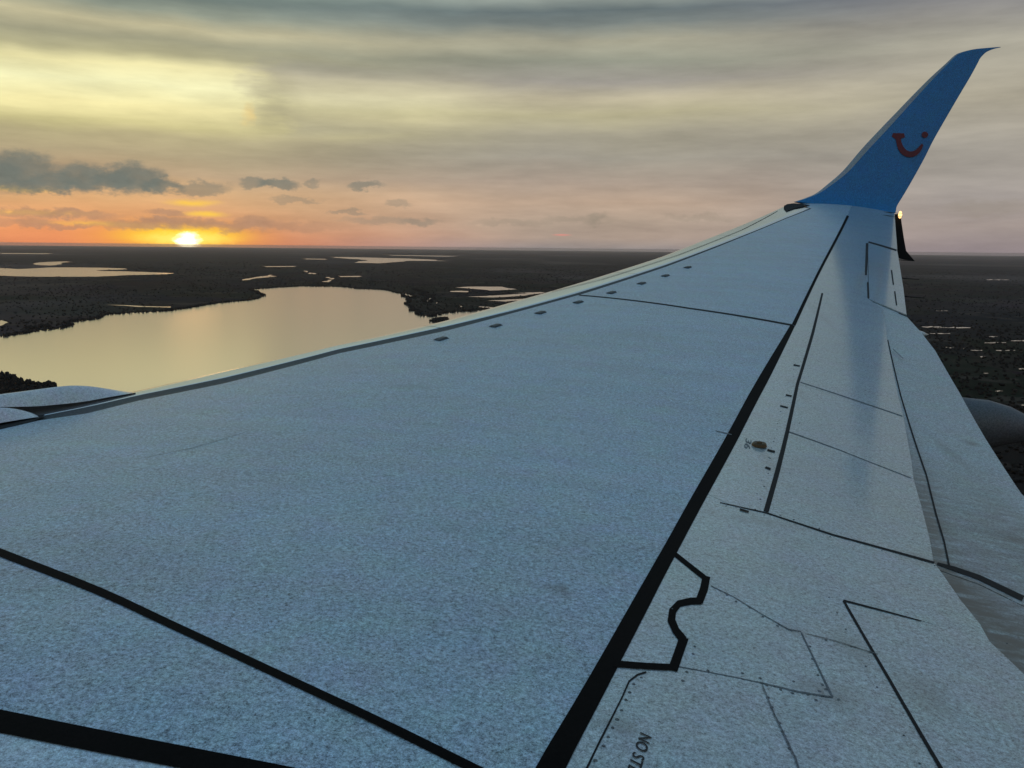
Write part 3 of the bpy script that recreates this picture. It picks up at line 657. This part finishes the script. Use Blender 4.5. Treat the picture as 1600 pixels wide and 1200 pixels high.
def ribbon(name, pairs, mat, dz=.0015, parent=None, step=.08):
    A = np.array([p[0] for p in pairs], float)
    B = np.array([p[1] for p in pairs], float)
    ra, rb = [], []
    for i in range(len(A) - 1):
        k = max(1, int(np.hypot(*(A[i + 1] - A[i])) / step))
        for j in range(k):
            t = j / k
            ra.append(A[i] * (1 - t) + A[i + 1] * t)
            rb.append(B[i] * (1 - t) + B[i + 1] * t)
    ra.append(A[-1])
    rb.append(B[-1])
    V = []
    for u, v in zip(ra, rb):
        for w in (0, .5, 1):
            q = u * (1 - w) + v * w
            V.append(L3(q[0], q[1], float(gz(*q)) + dz))
    me = mesh(name, V, grid_faces(len(ra), 3))
    up_facing(me)
    return link(name, me, mat, parent or airplane)


# ---- skin panels, spoilers, aileron and flaps, with real gaps between them
bTEr = 7.4
panel('skin_panel', [(2.83, 1.78)] + R[:10] + J + M[1:] + [(2.83, 5.41)], M_SKIN, gap=.0015)
panel('skin_panel', [(1.9, 1.25), (2.83, 1.78), (2.83, 5.41), (1.9, 5.2)], M_ROOT, gap=.0015, label='paler skin panel inboard of the broad walkway line')
panel('skin_panel', J + T[::-1][1:] + [(16.93, 9.86), (17.02, 8.95)] + R[::-1][:4], M_SKIN, gap=.0015)
panel('skin_panel', T + M[1:4] + D3[:2] + H[::-1] + [E[0], AIL[3], AIL[0], AIL[1]] + TE[1:2] + TE[:1] + [(16.93, 9.86)], M_CTRL, gap=.0015)
panel('skin_panel', D3 + E2[1:5] + [GS[1], GS[0], GS2[1], (1.9, 6.142), (1.9, 5.2)] + M[:3:-1], M_CTRL, gap=.0015)
panel('spoiler', H[:3] + [d1[1]] + E[:4][::-1], M_CTRL, gap=.002)
panel('spoiler', H[2:4] + d2[1:] + E[:5][:3:-1] + [d1[1]], M_CTRL, gap=.0015)
panel('spoiler', H[3:] + D3[3:] + E[::-1][1:3] + d2[::-1][:2], M_CTRL, gap=.002)
panel('spoiler', [GS[0], GS[1], GS[2], E2[6], (1.9, 6.62), (1.9, 6.142), GS2[1]], M_CTRL, gap=.003)
panel('aileron', AIL[:2] + TE[2:5] + AIL[2:], M_CTRL, gap=.003)
Eb = [(a, b - .09) for a, b in E]
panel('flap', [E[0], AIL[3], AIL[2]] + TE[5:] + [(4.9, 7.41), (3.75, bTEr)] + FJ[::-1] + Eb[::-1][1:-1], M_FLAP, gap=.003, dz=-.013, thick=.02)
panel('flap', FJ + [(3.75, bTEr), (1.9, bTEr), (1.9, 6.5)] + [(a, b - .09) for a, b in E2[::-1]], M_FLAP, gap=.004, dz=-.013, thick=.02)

# ---- inner structure and lower skin
te_a = [1.9, 4.9] + [p[0] for p in TE[::-1]]
te_b = [bTEr, 7.41] + [p[1] for p in TE[::-1]]


def shell_rows(c0, c1, n, fn, a0=1.9, a1=16.9, na=60):
    V = []
    for a in np.linspace(a0, a1, na):
        b0, b1 = SW * a + .06, float(np.interp(a, te_a, te_b)) - .03
        for c in np.linspace(c0, c1, n):
            b = b0 + (b1 - b0) * c
            V.append(L3(a, b, fn(a, b, c)))
    return V, grid_faces(na, n)


V, F = shell_rows(.03, .985, 24, lambda a, b, c: float(gz(a, b)) - .034)
link('inner_structure', mesh('inner_structure', V, F), M_INNER, airplane)
V, F = shell_rows(0, 1, 24, lambda a, b, c: float(gz(a, b)) - .036 - .5 * chord(a) * .12 * 4 * c ** .6 * (1 - c))
link('lower_skin', mesh('lower_skin', V, F), M_UNDER, airplane)

# ---- leading edge: slats with a rounded nose, the recess behind them with its shade painted dark grey
cu, su = math.cos(math.radians(27.6)), math.sin(math.radians(27.6))


def by_u(line):
    p = np.array(line, float)
    u = p[:, 0] * cu + p[:, 1] * su
    return lambda t: np.stack([np.interp(t, u, p[:, 0]), np.interp(t, u, p[:, 1])], -1)


fD, fL, fR = by_u(D), by_u(L), by_u(R)
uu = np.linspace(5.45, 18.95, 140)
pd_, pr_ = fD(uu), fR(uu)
V = []
for p, q in zip(pd_, pr_):
    for w in np.linspace(-.1, 1.1, 6):
        m_ = p * (1 - w) + q * w
        V.append(L3(m_[0], m_[1], float(gz(*m_)) - .005 - .010 * math.sin(math.pi * min(max(w, 0), 1))))
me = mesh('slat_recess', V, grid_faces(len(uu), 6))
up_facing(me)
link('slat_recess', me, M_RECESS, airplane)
cuts = [5.95, 8.9, 12.0, 15.3, 18.93]
for i in range(4):
    u0, u1 = cuts[i] + .004, cuts[i + 1] - .004
    us = np.linspace(u0, u1, 44)
    V = []
    for u in us:
        p, q = fD(u), fL(u)
        dirn = np.array([su, -cu])        # forward, square to the leading edge
        r = .075 - .002 * (u - 6)
        z1 = float(gz(*q))
        row = []
        row.append((p[0], p[1], float(gz(*p)) - .022))
        for w in (0, .25, .5, .75, 1):
            m_ = p * (1 - w) + q * w
            row.append((m_[0], m_[1], float(gz(*m_)) + .003 * math.sin(math.pi * w) - .008 * (1 - w)))
        for f_ in np.linspace(.12, 1, 12):
            ph = f_ * math.radians(165)
            e = q + dirn * (r * 1.25) * math.sin(ph)
            row.append((e[0], e[1], z1 - r * (1 - math.cos(ph)) * .8 - .0))
        V += [L3(*v) for v in row]
    me = mesh('slat', V, grid_faces(len(us), 18))
    up_facing(me)
    link('slat', me, M_METAL, airplane)
# groove along the outboard slats
gp_ = []
for a, b in L2:
    gp_.append(((a - .004, b - .008), (a + .004, b + .008)))
ribbon('slat_groove', gp_, M_SEAL, .004)
# open end of the outboard slat: shade of the hollow drawn as a flat dark patch
rc = np.array(SLAT_END_SHADE)
ctr = rc.mean(0)
V = [L3(a, b, float(gz(a, b)) + .012) for a, b in rc] + [L3(ctr[0], ctr[1], float(gz(*ctr)) + .012)]
link('slat_end_shade', mesh('slat_end_shade', V, [(i, (i + 1) % len(rc), len(rc)) for i in range(len(rc))]), M_INNER, airplane, smooth=False)

# ---- markings and joints
def refine3(P, k=4):
    P = np.array(P, float)
    out = []
    n = len(P)
    for i in range(n - 1):
        p0, p1, p2, p3 = P[max(i - 1, 0)], P[i], P[i + 1], P[min(i + 2, n - 1)]
        for j in range(k):
            t = j / k
            out.append(.5 * ((2 * p1) + (-p0 + p2) * t + (2 * p0 - 5 * p1 + 4 * p2 - p3) * t * t + (-p0 + 3 * p1 - 3 * p2 + p3) * t ** 3))
    out.append(P[-1])
    return out


for name, mat, dz in (('walkway_line', M_BLACK, .0016), ('service_panel_border', M_BLACK, .0014), ('hinge_seal', M_SEAL, .0018), ('panel_joint', M_SEAL, .0010), ('panel_joint_wide', M_SEAL, .0012), ('skin_seam', M_JOINT, .0008), ('spoiler_seam', M_JOINT, .0009),
                      ('flap_joint', M_SEAL, -.0112), ('seal_tab', M_SEAL, .0022)):
    for i, pairs in enumerate(RIB[name]):
        if name == 'walkway_line':
            A, B = refine3([q[0] for q in pairs]), refine3([q[1] for q in pairs])
            pairs = list(zip(A, B))
        ribbon(name.replace('_wide', ''), pairs, mat, dz + .0002 * i)


def frame_at(a, b):
    e = .01
    n = Vector((-(float(gz(a, b + e)) - float(gz(a, b - e))) / (2 * e), -(float(gz(a + e, b)) - float(gz(a - e, b))) / (2 * e), 1)).normalized()
    return n


# vortex generators: small raised tabs behind the leading edge
vm = None
for a, b in VG:
    if vm is None:
        l_, w_, h_ = .062, .045, .016
        V = [(-l_, -w_ * .5, 0), (l_ * .8, -w_ * .9, 0), (l_, w_ * .6, 0), (-l_ * .7, w_, 0), (-l_ * .5, -w_ * .2, h_ * .6), (l_ * .5, -w_ * .5, h_), (l_ * .6, w_ * .3, h_), (-l_ * .3, w_ * .5, h_ * .6)]
        vm = mesh('vortex_generator', V, [(0, 1, 5, 4), (1, 2, 6, 5), (2, 3, 7, 6), (3, 0, 4, 7), (4, 5, 6, 7)])
        vm.materials.append(M_VG)
    o = bpy.data.objects.new('vortex_generator', vm)
    col.objects.link(o)
    o.parent = airplane
    o.location = L3(a, b, float(gz(a, b)) + .0005)
    o.rotation_euler = (0, 0, math.radians(70))

# fastener heads (hundreds of tiny screws: joined)
bm = bmesh.new()
for a, b in FAST:
    bmesh.ops.create_cone(bm, cap_ends=True, segments=7, radius1=.0035 + .0015 * rng.random(), radius2=.0025, depth=.002,
                          matrix=Matrix.Translation(L3(a, b, float(gz(a, b)) + .001)))
for line, off, st_ in ((H, .05, .16), (H, -.05, .2), (T, .03, .25), (D3, .03, .12), (GS2, .04, .09), (E2[4:], -.05, .12), (AIL[:1] + AIL[3:], -.05, .3)):
    pts = dens(line, st_, closed=False)
    t_ = np.gradient(pts, axis=0)
    t_ /= np.hypot(*t_.T)[:, None]
    for p, t in zip(pts, t_):
        q = p + np.array([-t[1], t[0]]) * off
        if rng.random() < .75:
            bmesh.ops.create_cone(bm, cap_ends=True, segments=6, radius1=.003, radius2=.002, depth=.0016,
                                  matrix=Matrix.Translation(L3(q[0], q[1], float(gz(*q)) + .0008)))
me = bpy.data.meshes.new('fasteners')
bm.to_mesh(me)
bm.free()
link('fasteners', me, M_JOINT, airplane, kind='stuff', smooth=False)

# fuel measuring cap: ring and dished centre
ca_, cb_ = CAP
cz = float(gz(ca_, cb_))
V, F = [], []
prof = [(.036, .0005), (.033, .012), (.027, .018), (.022, .015), (.013, .014), (.011, .022), (.004, .024)]
for r, h in prof:
    for k in range(20):
        t = k / 20 * 2 * math.pi
        V.append(L3(ca_ + r * math.cos(t), cb_ + r * math.sin(t), cz + h))
F = grid_faces(len(prof), 20, wrap=True) + [tuple(range((len(prof) - 1) * 20, len(prof) * 20))]
link('tank_cap', mesh('tank_cap', V, F), M_BRONZE, airplane, smooth=False)


def stencil(name, body, origin, right, up, mat):
    """flat lettering lying on the wing; right, up = (da, db) per letter height"""
    cu_ = bpy.data.curves.new(name, 'FONT')
    cu_.body = body
    cu_.size = 1.0
    cu_.offset = .012
    tmp = bpy.data.objects.new(name, cu_)
    col.objects.link(tmp)
    dg = bpy.context.evaluated_depsgraph_get()
    dg.update()
    me = bpy.data.meshes.new_from_object(tmp.evaluated_get(dg))
    bpy.data.objects.remove(tmp)
    r, up_ = np.array(right), np.array(up)
    for v in me.vertices:
        a, b = np.array(origin) + r * v.co.x + up_ * v.co.y
        v.co = L3(a, b, float(gz(a, b)) + .0018)
    me.name = name
    return link(name, me, mat, airplane, smooth=False)


def axes(pts, nr, nu):
    o_, r_, u_ = (np.array(v) for v in pts)
    return tuple((r_ - o_) / nr), tuple((u_ - o_) / nu)


r_, u_ = axes(TXT, 2.25, .70)
stencil('stencil_lettering', 'NO STEP', TXT[0], r_, u_, M_INK)
r_, u_ = axes(MARK, 1.15, .70)
stencil('stencil_number', '36', MARK[0], r_, u_, M_GINK)

# ---- winglet
TH = .045


def lerp3(p, q, t):
    return tuple(p[i] * (1 - t) + q[i] * t for i in range(3))


def winglet_patch(name, A, B, s0, s1, n, mat, parent):
    """A..B are two spanwise curves; s = chord position they stand for (leading edge 0, trailing edge 1)"""
    V = []
    rows = len(A)
    for i in range(rows):
        ch = math.dist(WLE[i], WTE[i])
        for j in range(n):
            w = j / (n - 1)
            s = s0 + (s1 - s0) * w
            p = lerp3(A[i], B[i], w)
            bulge = ch * .045 * (math.sqrt(max(s, 0)) * (1 - s)) * 1.4
            V.append((p[0] - bulge * .95, p[1], p[2] + bulge * .2))
    V = [L3(*v) for v in V]
    me = mesh(name, V, grid_faces(rows, n))
    bm = bmesh.new()
    bm.from_mesh(me)
    fl = [f for f in bm.faces if f.normal.y > 0]      # should look inboard
    if len(fl) * 2 > len(bm.faces):
        bmesh.ops.reverse_faces(bm, faces=bm.faces[:])
    bm.to_mesh(me)
    bm.free()
    return link(name, me, mat, parent)


def refine(P, k=4):
    P = np.array(P, float)
    out = []
    n = len(P)
    for i in range(n - 1):
        p0, p1, p2, p3 = P[max(i - 1, 0)], P[i], P[i + 1], P[min(i + 2, n - 1)]
        for j in range(k):
            t = j / k
            out.append(.5 * ((2 * p1) + (-p0 + p2) * t + (2 * p0 - 5 * p1 + 4 * p2 - p3) * t * t + (-p0 + 3 * p1 - 3 * p2 + p3) * t ** 3))
    out.append(P[-1])
    return [tuple(map(float, v)) for v in out]


WLE, WST, WTE = refine(WLE), refine(WST), refine(WTE)
WST = [lerp3(p, q, .62) for p, q in zip(WLE, WST)]
winglet = winglet_patch('winglet', WST, WTE, .14, 1.0, 14, M_BLUE, airplane)
winglet_patch('winglet_leading_edge', WLE, WST, 0.0, .14, 5, M_STRIP, winglet)
# outer face
V = []
for i in range(len(WLE)):
    ch = math.dist(WLE[i], WTE[i])
    for j in range(14):
        s = (j / 13) ** 1.5
        p = lerp3(WLE[i], WTE[i], s)
        o_ = ch * .075 * math.sqrt(s) * (1 - s) * 1.6
        V.append(L3(p[0] + o_ * .95, p[1], p[2] - o_ * .2))
me = mesh('outer_face', V, grid_faces(len(WLE), 14))
link('outer_face', me, M_BLUE, winglet)


def logo_strip(name, pairs):
    V = []
    for i, (p, q) in enumerate(pairs):
        for w in (0, .5, 1):
            m_ = lerp3(p, q, w)
            V.append(L3(m_[0] - .011, m_[1], m_[2] + .004))
    return link(name, mesh(name, V, grid_faces(len(pairs), 3)), M_RED, winglet, smooth=False)


A_ = refine([p[0] for p in ARC], 4)
B_ = refine([p[1] for p in ARC], 4)
logo_strip('smile_emblem', list(zip(A_, B_)))
V = [L3(p[0] - .0115, p[1], p[2] + .004) for p, q in SER] + [L3(q[0] - .0115, q[1], q[2] + .004) for p, q in SER]
n_ = len(SER)
link('smile_emblem_serif', mesh('smile_emblem_serif', V, [(i, i + 1, n_ + i + 1, n_ + i) for i in range(n_ - 1)]), M_RED, winglet, smooth=False)
link('smile_emblem_dot', mesh('smile_emblem_dot', [L3(p[0] - .004, p[1], p[2]) for p in DOT], [tuple(range(len(DOT)))]), M_RED, winglet, smooth=False)

# ---- the lower blade of the winglet, hanging below the tip
V = [L3(*p) for p in STRK] + [L3(p[0] + .05, p[1] - .02, p[2]) for p in STRK]
n_ = len(STRK)
F = [tuple(range(n_)), tuple(range(2 * n_ - 1, n_ - 1, -1))] + [(i, n_ + i, n_ + (i + 1) % n_, (i + 1) % n_) for i in range(n_)]
link('lower_winglet', mesh('lower_winglet', V, F), M_INNER, airplane, smooth=False)

# ---- lit position lamp at the tip, discharge wicks
bm = bmesh.new()
bmesh.ops.create_uvsphere(bm, u_segments=12, v_segments=8, radius=1.0)
for v in bm.verts:
    v.co = Vector((v.co.x * .032, v.co.y * .03, v.co.z * .065))
me = bpy.data.meshes.new('position_lamp')
bm.to_mesh(me)
bm.free()
o = link('position_lamp', me, mlamp, airplane)
o.location = L3(*NAV)
for (a, b, l) in ((16.72, 10.54, .16), (16.35, 10.42, .16), (12.6, 9.27, .12), (11.4, 8.9, .12), (10.4, 8.6, .12)):
    z = float(gz(a, b))
    bm = bmesh.new()
    bmesh.ops.create_cone(bm, cap_ends=True, segments=6, radius1=.007, radius2=.003, depth=l * 2)
    me = bpy.data.meshes.new('static_wick')
    bm.to_mesh(me)
    bm.free()
    o = link('static_wick', me, M_SEAL, airplane)
    o.location = L3(a, b - (.05 if a > 16 else -l * .5), z + (.02 if a > 16 else -.01))
    o.rotation_euler = (0, math.radians(94), 0)


# ---- flap track fairings
def canoe(stations, a, mat, tilt=0.0, name='flap_track_fairing'):
    """stations: (b, z centre, half width, half height)"""
    V = []
    for b, z, w, h in stations:
        for k in range(20):
            t = k / 20 * 2 * math.pi
            V.append(L3(a + w * math.cos(t) + tilt * (b - stations[0][0]), b, z + h * math.sin(t)))
    F = grid_faces(len(stations), 20, wrap=True)
    F += [tuple(range(20)), tuple(range((len(stations) - 1) * 20, len(stations) * 20))]
    return link(name, mesh(name, V, F), mat, airplane)


def canoe_st(b0, b1, z0, z1, w, h, n=16):
    out = []
    for i in range(n):
        t = i / (n - 1)
        s = max(.03, math.sqrt(max(0, 1 - (2 * t - .9) ** 2 / 1.21))) if t < .45 else max(.02, (1 - ((t - .45) / .55) ** 2.2) ** .75)
        out.append((b0 + (b1 - b0) * t, z0 + (z1 - z0) * t, w * s, h * s))
    return out


canoe([(6.8, -1.08, .02, .02), (6.95, -1.08, .12, .10), (7.3, -1.1, .15, .14), (7.7, -1.12, .15, .165), (7.88, -1.12, .145, .18), (8.06, -1.12, .13, .165), (8.2, -1.12, .115, .125),
       (8.3, -1.135, .095, .09), (8.38, -1.145, .07, .065), (8.43, -1.15, .04, .035), (8.45, -1.152, .01, .01)], 7.22, M_UNDER)
canoe(canoe_st(7.6, 8.40, -.72, -.72, .12, .08), 9.2, M_CTRL)
canoe(canoe_st(6.4, 8.5, -1.25, -1.45, .16, .2), 4.4, M_UNDER)

# ---- engine cowling top and pylon fairing showing over the leading edge
def fwd(P, rows):
    """rows of (forward, drop)"""
    V = []
    for f_, dr in rows:
        for p in P:
            V.append(L3(p[0], p[1] - f_, p[2] - dr))
    return V


ct, cl = refine(COWL_TOP, 3), refine(COWL_LOW, 3)
V = []
for w in np.linspace(0, 1, 7):
    for p, q in zip(cl, ct):
        m_ = lerp3(p, q, w)
        V.append(L3(m_[0], m_[1], m_[2] + .02 * math.sin(math.pi * w) * min(1, math.hypot(p[0] - cl[-1][0], p[1] - cl[-1][1]) / .5)))
V += fwd(ct, [(.05, .011), (.12, .03), (.25, .07), (.45, .135), (.8, .26), (1.3, .46), (2.0, .78), (2.6, 1.15), (2.9, 1.7)])
me = mesh('engine_cowling', V, grid_faces(16, len(ct)))
up_facing(me)
link('engine_cowling', me, M_WHITE, airplane)
pt, pl_ = refine(PYL_TOP, 3), refine(PYL_LOW, 3)
V = []
for w in np.linspace(0, 1, 6):
    for p, q in zip(pl_, pt):
        m_ = lerp3(p, q, w)
        V.append(L3(m_[0], m_[1], m_[2] + .012 * math.sin(math.pi * w) * min(1, math.hypot(p[0] - pl_[-1][0], p[1] - pl_[-1][1]) / .2)))
V += fwd(pt, [(.02, .006), (.05, .022), (.1, .06), (.14, .13)])
me = mesh('pylon_fairing', V, grid_faces(10, len(pt)))
up_facing(me)
link('pylon_fairing', me, M_WHITE, airplane)
# dark slot under the pylon fairing
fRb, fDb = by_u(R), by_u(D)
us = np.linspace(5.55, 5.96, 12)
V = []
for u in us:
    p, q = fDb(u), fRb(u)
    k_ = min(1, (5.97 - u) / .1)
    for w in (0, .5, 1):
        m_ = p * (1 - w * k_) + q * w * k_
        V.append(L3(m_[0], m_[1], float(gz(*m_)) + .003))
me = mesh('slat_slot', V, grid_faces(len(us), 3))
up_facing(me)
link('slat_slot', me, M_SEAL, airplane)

# ================================================================ LAND AND WATER
GROUND = -300.0
FAR = 100000.0


def land_mat():
    m, n, p = new_mat('mangrove_land')
    g = n.node('ShaderNodeNewGeometry').outputs['Position']
    a_ = n.noise(g, .0009, 6, .6)
    b_ = n.noise(g, .012, 5, .65)
    c_ = n.noise(n.v('MULTIPLY', g, (1.0, .45, 1.0)), .00035, 5, .6)
    vor = n.node('ShaderNodeTexVoronoi')
    n.put(vor.inputs['Vector'], g)
    vor.inputs['Scale'].default_value = .0022
    colr = n.mix(n.remap(a_, .38, .64), (.010, .009, .0075), (.036, .026, .021))
    colr = n.mix(n.remap(b_, .4, .7), colr, (.010, .011, .009))
    colr = n.mix(n.m('MULTIPLY', n.remap(c_, .52, .66), .7), colr, (.085, .066, .066))
    colr = n.mix(.22, colr, n.v('MULTIPLY', vor.outputs['Color'], (.04, .033, .03)))
    far_ = n.noise(n.v('MULTIPLY', g, (1.0, .5, 1.0)), .00016, 6, .7)
    colr = n.mix(n.m('MULTIPLY', n.remap(far_, .5, .62), .75), colr, (.11, .078, .062))
    colr = n.mix(n.m('MULTIPLY', n.remap(n.noise(g, .0045, 4, .7), .56, .66), .6), colr, (.085, .062, .046))
    setp(p, n, color=colr, rough=1.0, spec=0.05)
    return m


M_LAND = land_mat()


def water_mat():
    m, n, p = new_mat('still_lake_water')
    g = n.node('ShaderNodeNewGeometry').outputs['Position']
    h = n.noise(n.v('MULTIPLY', g, (1.0, .6, 1.0)), .05, 4, .6)
    gl = n.node('ShaderNodeBsdfGlossy')
    gl.inputs['Roughness'].default_value = .17
    n.put(gl.inputs['Color'], (.86, .82, .80))
    nb = bump(n, h, .08, .25)
    n.put(gl.inputs['Normal'], nb)
    setp(p, n, color=(.03, .035, .03), rough=.2)
    mx = n.node('ShaderNodeMixShader')
    n.put(mx.inputs[0], .88)
    m.node_tree.links.new(p.outputs[0], mx.inputs[1])
    m.node_tree.links.new(gl.outputs[0], mx.inputs[2])
    out = m.node_tree.nodes['Material Output']
    m.node_tree.links.new(mx.outputs[0], out.inputs['Surface'])
    return m


M_WATER = water_mat()

# ground: fan of rings to the horizon
rings = [0, 300, 900, 1800, 3000, 5000, 8000, 13000, 22000, 36000, 60000, FAR]
V = [(0, 0, GROUND)]
F = []
SEG = 96
for r in rings[1:]:
    for k in range(SEG):
        t = k / SEG * 2 * math.pi
        V.append((r * math.cos(t), r * math.sin(t), GROUND))
for k in range(SEG):
    F.append((0, 1 + k, 1 + (k + 1) % SEG))
F += grid_faces(len(rings) - 1, SEG, 1, True)
link('ground', mesh('ground', V, F), M_LAND, kind='structure', smooth=False)


def rough_shore(poly, amp, levels):
    p = np.array(poly, float)
    for _ in range(levels):
        q = []
        for i in range(len(p)):
            a, b = p[i], p[(i + 1) % len(p)]
            l = math.hypot(*(b - a))
            m_ = (a + b) / 2
            nrm = np.array([-(b - a)[1], (b - a)[0]]) / (l + 1e-9)
            # displaced mostly sideways, less along the view so thin lakes stay open
            m_ = m_ + nrm * rng.normal(0, amp) * min(l, 900)
            q += [a, m_]
        p = np.array(q)
    return p


def flat(name, p, z, mat):
    vs, _, fs, _, _, _ = delaunay_2d_cdt([Vector((v[0] / 100, v[1] / 100)) for v in p], [], [list(range(len(p)))], 1, 1e-7)
    me = mesh(name, [(v[0] * 100, v[1] * 100, z) for v in vs], [tuple(f) for f in fs])
    bm = bmesh.new()
    bm.from_mesh(me)
    fl = [f for f in bm.faces if f.normal.z < 0]
    if fl:
        bmesh.ops.reverse_faces(bm, faces=fl)
    bm.to_mesh(me)
    bm.free()
    return link(name, me, mat, kind='structure', smooth=False)


lakes = []
for i, l in enumerate(LAKES):
    p = rough_shore(l, .045 if i < 2 else .06, 3 if i < 2 else 2)
    lakes.append(p)
    flat('lake', p, GROUND + .9 + .02 * i, M_WATER)
isles = []
for i, l in enumerate(ISLES):
    p = rough_shore(l, .07, 2)
    isles.append(p)
    flat('island', p, GROUND + 1.9, M_LAND)

# ---- mangrove scrub: leafy clumps scattered over the land in the distance, thicker along the shores
ico = bmesh.new()
bmesh.ops.create_icosphere(ico, subdivisions=1, radius=1.0)
iv = np.array([v.co[:] for v in ico.verts])
fi = np.array([[v.index for v in f.verts] for f in ico.faces])
ico.free()
half = iv[:, 2] > -.6


def on_water(q):
    w = np.zeros(len(q), bool)
    for p in lakes:
        lo, hi = p.min(0), p.max(0)
        c = np.where((q[:, 0] > lo[0]) & (q[:, 0] < hi[0]) & (q[:, 1] > lo[1]) & (q[:, 1] < hi[1]))[0]
        if len(c):
            w[c] |= inside(p, q[c])
    for p in isles:
        w &= ~inside(p, q)
    return w


n0 = 60000
dist = np.exp(rng.uniform(math.log(480), math.log(16000), n0))
azm = np.radians(rng.uniform(-42, 42, n0))
Q = np.stack([dist * np.sin(azm), dist * np.cos(azm)], 1)
clump = np.sin(Q[:, 0] * .0021 + 1.3) * np.sin(Q[:, 1] * .0017) + .6 * np.sin(Q[:, 0] * .0071 + Q[:, 1] * .004)
Q = Q[rng.random(n0) < .5 + .35 * clump]
Q = Q[~on_water(Q)]
R_ = rng.uniform(2.6, 5.5, len(Q)) * np.clip(np.hypot(*Q.T) / 5000, 1, 2.2)
Hh = rng.uniform(2.5, 7.0, len(Q))
sh = []
for p in lakes[:2] + [lakes[19]] + isles:
    e = dens([tuple(v) for v in p], 9.0)
    dd = np.hypot(*e.T)
    e = e[(dd < 7000) & (e[:, 1] > 600)]
    for _ in range(2):
        sh.append(e + rng.normal(0, 5.0, e.shape))
for p in isles:
    lo, hi = p.min(0), p.max(0)
    k_ = int(min(2500, np.prod(hi - lo) / 60))
    q = lo + rng.random((k_, 2)) * (hi - lo)
    sh.append(q[inside(p, q)])
S_ = np.concatenate(sh)
Rs = rng.uniform(2.5, 6.0, len(S_))
Hs = rng.uniform(4.0, 11.0, len(S_))
P_ = np.concatenate([Q, S_])
R_ = np.concatenate([R_, Rs])
Hh = np.concatenate([Hh, Hs])
n = len(P_)
vv = iv[None] * (1 + rng.normal(0, .22, (n, len(iv), 1)))
vv = vv * np.stack([R_, R_, Hh * .62], 1)[:, None, :]
vv[:, :, 0] += P_[:, None, 0]
vv[:, :, 1] += P_[:, None, 1]
vv[:, :, 2] += GROUND + (Hh * .5)[:, None]
me = bpy.data.meshes.new('mangrove_scrub')
nv, nf = n * len(iv), n * len(fi)
me.vertices.add(nv)
me.vertices.foreach_set('co', vv.reshape(-1).astype(np.float32))
me.loops.add(nf * 3)
me.loops.foreach_set('vertex_index', (fi[None] + (np.arange(n) * len(iv))[:, None, None]).reshape(-1).astype(np.int32))
me.polygons.add(nf)
me.polygons.foreach_set('loop_start', np.arange(0, nf * 3, 3, dtype=np.int32))
me.polygons.foreach_set('loop_total', np.full(nf, 3, np.int32))
me.update(calc_edges=True)
mt, nt, pt_ = new_mat('mangrove_foliage')
gpos = nt.node('ShaderNodeNewGeometry').outputs['Position']
setp(pt_, nt, color=nt.mix(nt.noise(gpos, .05, 4, .6), (.012, .011, .010), (.038, .031, .026)), rough=1.0, spec=.05)
o = link('mangrove_scrub', me, mt, kind='stuff', smooth=False)
o['label'] = 'dark mangrove scrub covering the land around the lakes'

# ================================================================ AIR
HAZE = 1.1e-5
if HAZE > 0:
    hx = FAR + 2000
    z0, z1 = GROUND - 1.0, 4.4
    V = [(x, y, z) for z in (z0, z1) for y in (-hx, hx) for x in (-hx, hx)]
    me = mesh('haze', V, [(0, 2, 3, 1), (4, 5, 7, 6), (0, 1, 5, 4), (2, 6, 7, 3), (0, 4, 6, 2), (1, 3, 7, 5)])
    mh = bpy.data.materials.new('haze')
    mh.use_nodes = True
    mh.node_tree.nodes.clear()
    vol = mh.node_tree.nodes.new('ShaderNodeVolumePrincipled')
    vol.inputs['Color'].default_value = (.93, .78, .74, 1)
    vol.inputs['Density'].default_value = HAZE
    vol.inputs['Anisotropy'].default_value = .6
    ho = mh.node_tree.nodes.new('ShaderNodeOutputMaterial')
    mh.node_tree.links.new(vol.outputs[0], ho.inputs['Volume'])
    link('haze', me, mh, kind='stuff', smooth=False)
